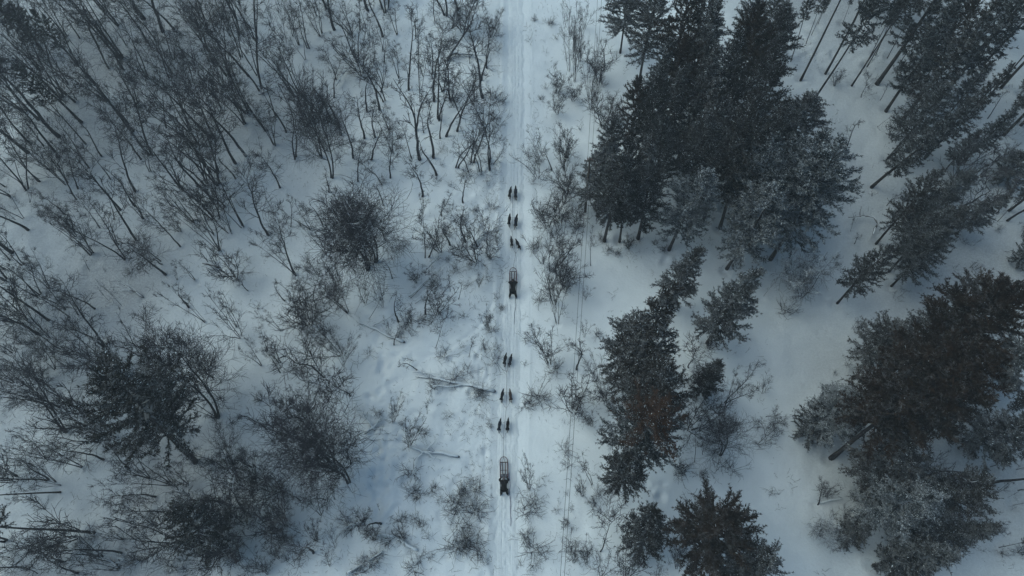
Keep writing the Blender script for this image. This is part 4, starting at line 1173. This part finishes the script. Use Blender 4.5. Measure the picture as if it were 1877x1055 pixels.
DOGS = [  # head px, tail px, coat, phase, bend, harness, label
    ((936.5, 341), (932.5, 363), 'fur_dark', .15, .12, 'harness', 'dark husky leading on the left, front pair of the upper team'),
    ((945.3, 339.5), (944.6, 367), 'fur_grey', .45, .0, 'harness_b', 'grey-brown husky leading on the right, front pair of the upper team'),
    ((934.8, 391), (932, 414), 'fur_black', .3, .0, 'harness', 'black husky on the left of the upper team middle pair'),
    ((946.5, 392.5), (944.2, 418), 'fur_black', .7, .25, 'harness_b', 'black husky with head turned right, upper team middle pair'),
    ((937.2, 431.5), (938.4, 452), 'fur_grey', .55, -.1, 'harness', 'small grey husky nearest the upper sled on the left'),
    ((945.4, 436), (954, 456), 'fur_dark', .1, -.15, 'harness', 'dark husky swerving outwards nearest the upper sled on the right'),
    ((927.6, 646), (923.2, 671), 'fur_black', .2, .1, 'harness', 'black husky leading on the left, front pair of the lower team'),
    ((937.6, 647.5), (932.8, 671.5), 'fur_dark', .6, .1, 'harness_b', 'dark husky leading on the right, front pair of the lower team'),
    ((922.4, 711.5), (917.6, 737), 'fur_black', .4, .1, 'harness', 'black husky on the left of the lower team middle pair'),
    ((934.4, 711.5), (937, 737), 'fur_tan', .85, .0, 'harness', 'tan brown husky on the right of the lower team middle pair'),
    ((917.3, 765.5), (913.4, 793), 'fur_black', .05, .12, 'harness_b', 'black husky nearest the lower sled on the left'),
    ((931.5, 765), (929.6, 792), 'fur_black', .5, .05, 'harness', 'black husky nearest the lower sled on the right'),
]
def tsurf(x, y):
    return float(terrain(x, y)) + 0.055 - 0.012
dog_tails = []
for hd, tl, coat, ph, bend, hn, lab in DOGS:
    a, b_ = at(*hd, 0.6), at(*tl, 0.45)
    c = (a + b_) / 2; L = (a - b_).length
    ang = math.atan2(-(a.x - b_.x), a.y - b_.y)
    root = empty('sled_dog', (c.x, c.y, tsurf(c.x, c.y) - .03))
    s = min(1.08, max(0.86, L / 1.2))
    root.scale = (s * 1.08, s, s); root.rotation_euler = (0, 0, ang)
    me, bf = dog_body(ph, bend, M[coat]); link('body', me, root)
    link('ears', ears_nose(bf).mesh('ears', M[coat], False), root)
    m = MB(); m.blob((bf(.66), .655, .64), (.013, .012, .011), 8, 5); link('nose', m.mesh('nose', M['nose']), root)
    for sx in (-1, 1):
        m = MB(); m.blob((bf(.53) + sx * .03, .545, .685), (.008, .008, .008), 6, 4); link('eye', m.mesh('eye', M['nose']), root)
    link('harness', harness_mesh(bf, M[hn]), root)
    tag(root, lab, 'dog', 'huskies of the two sled teams')
    tail = Matrix.Rotation(ang, 3, 'Z') @ Vector((bf(-.45), -.45, .58)) * s + root.location
    neckp = Matrix.Rotation(ang, 3, 'Z') @ Vector((bf(.3), .32, .66)) * s + root.location
    dog_tails.append((tail, neckp))

# ------------------------------------------------------------------ sleds, mushers, lines
M['wood'] = plain('sled_wood', (0.04, 0.010, 0.014), 0.5)
M['rail'] = plain('sled_rail', (0.085, 0.012, 0.02), 0.5)
M['plastic'] = plain('runner_plastic', (0.03, 0.03, 0.035), 0.4)
M['bag'] = plain('sled_bag_cloth', (0.14, 0.14, 0.16), 0.8)
M['mat'] = plain('brake_mat_rubber', (0.02, 0.02, 0.022), 0.8)
M['steel'] = plain('steel', (0.35, 0.35, 0.36), 0.4, metal=0.8)
M['rope'] = plain('gangline_rope', (0.10, 0.09, 0.12), 0.8)
M['rope_p'] = plain('purple_drag_rope', (0.13, 0.09, 0.17), 0.8)
M['parka'] = plain('black_parka', (0.006, 0.006, 0.007), 0.75, 0.4, 6)
M['parka2'] = plain('dark_brown_parka', (0.011, 0.008, 0.008), 0.75, 0.4, 6)
M['trouser'] = plain('black_trousers', (0.005, 0.005, 0.006), 0.8)
M['boot'] = plain('boots', (0.035, 0.03, 0.028), 0.7)
M['glove'] = plain('gloves', (0.05, 0.04, 0.035), 0.7)
M['skin'] = plain('skin', (0.40, 0.24, 0.18), 0.5, 0.08)
M['hat'] = plain('grey_fur_hat', (0.13, 0.11, 0.11), 0.9, 0.4, 40)
M['hat2'] = plain('black_hat', (0.015, 0.015, 0.018), 0.9, 0.4, 40)
M['hair'] = plain('brown_hair', (0.05, 0.03, 0.02), 0.7)
M['patch'] = plain('grey_reflective_yoke', (0.09, 0.085, 0.09), 0.6)

def make_sled(tip, rear, label):
    a = at(*tip, .25); r_ = at(*rear, .1)
    ang = math.atan2(-(a.x - r_.x), a.y - r_.y)
    o = empty('dog_sled', (0, 0, 0))
    d = (a - r_).normalized()
    org = a - d * 1.42
    o.location = (org.x, org.y, tsurf(org.x, org.y)); o.rotation_euler = (0, 0, ang)
    W = .27
    for sx in (-1, 1):
        m = MB(); x = sx * W
        m.tube([(x, -1.25, .035), (x, -.4, .03), (x, .6, .03), (x, .95, .05), (x, 1.12, .13)], [.022] * 5, 6); r = link('runner', m.mesh('runner', M['plastic']), o)
        m = MB(); m.box((x, -.95, .062), (.07, .32, .02)); link('footboard', m.mesh('footboard', M['mat'], False), r)
        m = MB(); m.tube([(x, 1.12, .13), (x, 1.0, .26), (x, .5, .275), (x, .0, .30)], .034, 6); link('side_rail', m.mesh('side_rail', M['rail']), o)
        m = MB(); m.tube([(x, 1.02, .30), (x * 1.02, .5, .42), (x * 1.0, .05, .60), (x * .95, -.08, .86)], .026, 6); link('top_rail', m.mesh('top_rail', M['rail']), o)
        for y, zt in ((.95, .27), (.5, .42), (.05, .60)):
            m = MB(); m.tube([(x, y, .04), (x, y, zt)], .018, 5); link('stanchion', m.mesh('stanchion', M['wood']), o)
        m = MB(); m.tube([(x, -.28, .04), (x * .98, -.16, .5), (x * .93, -.08, .88)], .018, 5); link('handle_upright', m.mesh('handle_upright', M['wood']), o)
    m = MB(); pts = []
    for k in range(15):
        t = math.pi * k / 14
        pts.append((-W * math.cos(t) * 1.03, 1.06 + .40 * math.sin(t) ** .8, .15 + .06 * math.sin(t)))
    m.tube(pts, .025, 6); link('brush_bow', m.mesh('brush_bow', M['rail']), o)
    for y, z, rr in ((1.05, .29, .034), (.5, .24, .018), (.04, .26, .022)):
        m = MB(); m.tube([(-W, y, z), (W, y, z)], rr, 6); link('crosspiece', m.mesh('crosspiece', M['wood']), o)
    for x in (-.12, .12):
        m = MB(); m.box((x, .55, .262), (.055, 1.02, .016)); link('slat', m.mesh('slat', M['wood'], False), o)
    m = MB(); m.tube([(-W * .93, -.08, .88), (-.2, -.11, .93), (0, -.13, .945), (.2, -.11, .93), (W * .93, -.08, .88)], .019, 6); link('handlebar', m.mesh('handlebar', M['wood']), o)
    m = MB(); m.box((0, .10, .36), (.44, .26, .20), taper=.85); g = link('cargo_bag', m.mesh('cargo_bag', M['bag'], False), o)
    m.mesh
    bv = g.modifiers.new('b', 'BEVEL'); bv.width = .03; bv.segments = 3
    m = MB(); m.box((0, .10, .468), (.06, .27, .012)); link('strap', m.mesh('strap', M['mat'], False), g)
    m = MB(); m.box((0, -.62, .05), (.28, .42, .03)); link('brake_mat', m.mesh('brake_mat', M['mat'], False), o)
    m = MB(); m.tube([(-.22, -.42, .16), (-.2, -.5, .10), (.2, -.5, .10), (.22, -.42, .16)], .012, 5)
    for sx in (-1, 1): m.tube([(sx * .14, -.5, .10), (sx * .14, -.56, .0)], .012, 5)
    link('brake_bar', m.mesh('brake_bar', M['steel']), o)
    m = MB(); m.tube([(0, 1.44, .2), (.02, 1.28, .22), (.10, 1.05, .28)], .010, 5); m.tube([(0, 1.44, .2), (-.06, 1.25, .22), (-.10, 1.05, .28)], .008, 5)
    link('bridle', m.mesh('bridle', M['rope']), o)
    tag(o, label, 'sled', 'two dog sleds on the trail')
    return o, ang, d

def hand(side, parent, at_, mt):
    """gloved hand closed on the bar: palm plus four fingers and a thumb, each its own chain in one mesh"""
    x, y, z = at_
    N = [(x, y - .075, z + .012, .026, .022), (x, y - .035, z + .028, .038, .020), (x, y - .008, z + .032, .040, .018)]
    E = [(0, 1), (1, 2)]
    palm = skin_mesh('hand', N, E, mt, 2, 0)
    import bmesh
    bm = bmesh.new(); bm.from_mesh(palm)
    for k, ln in enumerate((.92, 1.0, .95, .78)):
        fx = x + (-.030 + .020 * k) * (1 if side > 0 else -1)
        n = [(fx, y - .01, z + .034, .0095), (fx, y + .018 * ln + .008, z + .034, .0092), (fx, y + .040 * ln, z + .010, .0088), (fx, y + .030 * ln, z - .022, .0082), (fx, y + .006, z - .030 * ln, .007)]
        f = skin_mesh('f', n, [(0, 1), (1, 2), (2, 3), (3, 4)], mt, 1, 0)
        bm.from_mesh(f)
    tx = x - side * .036
    n = [(tx, y - .04, z + .022, .012), (tx - side * .016, y - .022, z + .004, .0115), (tx - side * .006, y - .004, z - .020, .010), (tx + side * .008, y + .008, z - .028, .0085)]
    bm.from_mesh(skin_mesh('f', n, [(0, 1), (1, 2), (2, 3)], mt, 1, 0))
    me = bpy.data.meshes.new('hand'); bm.to_mesh(me); bm.free()
    me.materials.append(mt); me.polygons.foreach_set('use_smooth', [True] * len(me.polygons))
    return link('hand', me, parent)

def make_musher(sled, coat, hat, label, spread, yoke):
    o = empty('person', sled.location.copy()); o.rotation_euler = sled.rotation_euler
    hx, hy, hz = .19, -.115, .93
    N = []; E = []
    def add(p, x, y, z, r, r2=None):
        N.append((x, y, z, r) if r2 is None else (x, y, z, r, r2))
        if p is not None: E.append((p, len(N) - 1))
        return len(N) - 1
    hem = add(None, 0, -.90, .78, .22, .19)
    pel = add(hem, 0, -.84, .92, .23, .19)
    wst = add(pel, 0, -.72, 1.05, .21, .18)
    chs = add(wst, 0, -.55, 1.20, .24, .20)
    upc = add(chs, 0, -.45, 1.31, .21, .17)
    nk = add(upc, 0, -.38, 1.41, .10)
    add(nk, 0, -.35, 1.48, .085)
    feet = []
    for sx in (-1, 1):
        sh = add(upc, sx * .21, -.44, 1.31, .105)
        el = add(sh, sx * .315, -.30, 1.10, .085)
        fa = add(el, sx * .26, -.20, 1.00, .068)
        add(fa, sx * .20, hy - .09, hz + .015, .042)
    body = skin_mesh('body', N, E, coat, 2, 0); link('body', body, o)
    n = [(0, -.90, .90, .20, .16)]; e = []
    for sx in (-1, 1):
        k = len(n); fx = sx * spread
        n += [(sx * .12, -.91, .76, .145), (sx * .155, -.95, .60, .125), (sx * .19, -1.0, .44, .105), (fx * .97, -1.10, .27, .092), (fx, -1.15, .17, .08)]
        e += [(0, k), (k, k + 1), (k + 1, k + 2), (k + 2, k + 3), (k + 3, k + 4)]
    link('trousers', skin_mesh('trousers', n, e, M['trouser'], 2, 0), o)
    for sx in (-1, 1):
        fx = sx * spread
        n = [(fx, -1.15, .21, .07), (fx, -1.16, .13, .068), (fx, -1.09, .125, .062, .048), (fx, -1.00, .118, .058, .04), (fx, -.95, .112, .045, .034)]
        me = skin_mesh('boot', n, [(0, 1), (1, 2), (2, 3), (3, 4)], M['boot'], 2, 0); link('boot', me, o)
        hand(sx, o, (sx * .19, hy, hz), M['glove'])
    # head with face, looking down the trail
    hc = Vector((0, -.33, 1.58))
    n = [(0, -.385, 1.50, .058), (0, -.355, 1.56, .082, .088), (0, -.335, 1.62, .086, .092), (0, -.335, 1.67, .066, .07)]
    head = link('head', skin_mesh('head', n, [(0, 1), (1, 2), (2, 3)], M['skin'], 2, 0), o, (0, .04, -.07))
    m = MB(); m.tube([(0, -.255, 1.62), (0, -.232, 1.585), (0, -.25, 1.575)], [.009, .014, .008], 6)
    for sx in (-1, 1):
        m.blob((sx * .083, -.345, 1.59), (.012, .02, .03), 6, 5)
    link('face', m.mesh('face', M['skin']), head)
    m = MB()
    for sx in (-1, 1): m.blob((sx * .03, -.258, 1.615), (.010, .008, .008), 6, 4)
    m.blob((0, -.262, 1.548), (.024, .006, .005), 8, 4)
    link('eyes_and_mouth', m.mesh('eyes_and_mouth', M['hair']), head)
    # fur hat with ear flaps
    n = [(0, -.345, 1.63, .100, .104), (0, -.35, 1.685, .098, .102), (0, -.355, 1.73, .070, .074)]
    ht = link('hat', skin_mesh('hat', n, [(0, 1), (1, 2)], hat, 2, 0), o, (0, .04, -.07))
    for sx in (-1, 1):
        m = MB(); m.blob((sx * .088, -.355, 1.585), (.022, .045, .06), 8, 6); link('ear_flap', m.mesh('ear_flap', hat), ht)
    # hood folded on the back, pockets, belt and reflective yoke
    m = MB()
    pts = [(.13 * math.cos(a), -.47 - .065 * math.sin(a), 1.425 - .035 * math.sin(a)) for a in [math.pi * k / 12 for k in range(13)]]
    m.tube(pts, [.03] + [.045] * 11 + [.03], 8); link('hood', m.mesh('hood', coat), o)
    m = MB(); pts = [(.175 * math.cos(a), -.765 + .12 * math.sin(a), 1.0 + .13 * math.sin(a)) for a in [6.283 * k / 20 for k in range(21)]]
    m.tube(pts, .018, 6, False); link('belt', m.mesh('belt', M['mat']), o)
    if yoke:
        m = MB(); m.box((0, -.665, 1.29), (.20, .012, .17), Matrix.Rotation(R(-38), 3, 'X')); link('back_panel', m.mesh('back_panel', M['patch'], False), o)
    tag(o, label, 'person')
    return o

def rope(name, pts, r, mt, label, seed=0):
    m = MB(); m.tube(pts, r, 5)
    o = link(name, m.mesh(name, mt)); tag(o, label, 'rope'); return o

def team_line(name, sled, d, dogs, label):
    root = empty(name, sled.location.copy())
    org = sled.location
    ts = [dog_tails[i] for i in dogs]
    start = org + d * 1.44 + Vector((0, 0, .2))
    mids = []
    for k in range(2, -1, -1):
        (ta, na), (tb, nb) = ts[2 * k], ts[2 * k + 1]
        mids.append(((ta + tb) / 2, (na + nb) / 2, (ta, tb), (na, nb)))
    pts = [start]
    for ta, na, t2, n2 in mids:
        j = ta - d * .55; j.z = tsurf(j.x, j.y) + .30
        pts += [j]
    pts.append(mids[-1][1] - d * .15)
    fine = []
    for a, b in zip(pts[:-1], pts[1:]):
        for k in range(6):
            t = k / 6; p = a.lerp(b, t); p.z -= .06 * 4 * t * (1 - t); fine.append(p)
    fine.append(pts[-1])
    m = MB(); m.tube([p - org for p in fine], .011, 5); link('main_line', m.mesh('main_line', M['rope']), root)
    for (ta, na, t2, n2), j in zip(mids, pts[1:4]):
        for t in t2:
            m = MB(); m.tube([j - org, j.lerp(t, .5) - org - Vector((0, 0, .02)), t - org], .008, 4); link('tugline', m.mesh('tugline', M['rope']), root)
        for n in n2:
            m = MB(); c = (n2[0] + n2[1]) / 2 - d * .1; m.tube([c - org, n - org], .006, 4); link('neckline', m.mesh('neckline', M['rope']), root)
    tag(root, label, 'rope', 'ganglines of the two teams')

sled_a, ang_a, d_a = make_sled((940.6, 490.5), (940.0, 552), 'upper dog sled, farther along the trail, with dark basket')
sled_b, ang_b, d_b = make_sled((923.4, 837.5), (924.4, 911), 'lower dog sled, nearer the bottom, with reddish rails')
make_musher(sled_a, M['parka'], M['hat2'], 'person all in black leaning over the upper sled handlebar, feet spread', .26, False)
make_musher(sled_b, M['parka2'], M['hat'], 'person in dark brown parka and grey fur hat on the lower sled', .22, True)
team_line('gangline', sled_a, d_a, range(0, 6), 'gangline with tuglines from the upper sled to its six dogs')
team_line('gangline', sled_b, d_b, range(6, 12), 'gangline with tuglines from the lower sled to its six dogs')
def drag(px, r, mt, label):
    pts = []
    P = [at(x, y) for x, y in px]
    for a, b in zip(P[:-1], P[1:]):
        for k in range(6):
            p = a.lerp(b, k / 6); p.z = tsurf(p.x, p.y) + .035; p.x += .02 * math.sin(p.y * 5); pts.append(p)
    p = P[-1]; p.z = tsurf(p.x, p.y) + .03; pts.append(p)
    pts[0].z += .05
    return rope('drag_rope', pts, r, mt, label)
drag([(945.3, 542), (945.2, 560), (943.2, 575), (942.3, 594)], .014, M['rope'], 'thin grey drag rope trailing behind the upper sled')
drag([(933.0, 866), (934.3, 884), (934.2, 900), (936.2, 930), (936.2, 963)], .018, M['rope_p'], 'purple drag rope trailing on the right behind the lower sled')

# ------------------------------------------------------------------ thin winter haze in the air
hm = MB(); hm.box((0, 30, 27.3), (2400, 2400, 65.4))
hb = link('haze', hm.mesh('haze', M['cap'], False))
hb.data.materials.clear()
hmat = bpy.data.materials.new('haze'); hmat.use_nodes = True
hn = hmat.node_tree; hn.nodes.clear()
pv = hn.nodes.new('ShaderNodeVolumePrincipled'); pv.inputs['Density'].default_value = HAZE; pv.inputs['Color'].default_value = (0.80, 0.86, 0.9, 1); pv.inputs['Anisotropy'].default_value = 0.2
mo = hn.nodes.new('ShaderNodeOutputMaterial'); hn.links.new(pv.outputs[0], mo.inputs['Volume'])
hb.data.materials.append(hmat)
tag(hb, kind='stuff')
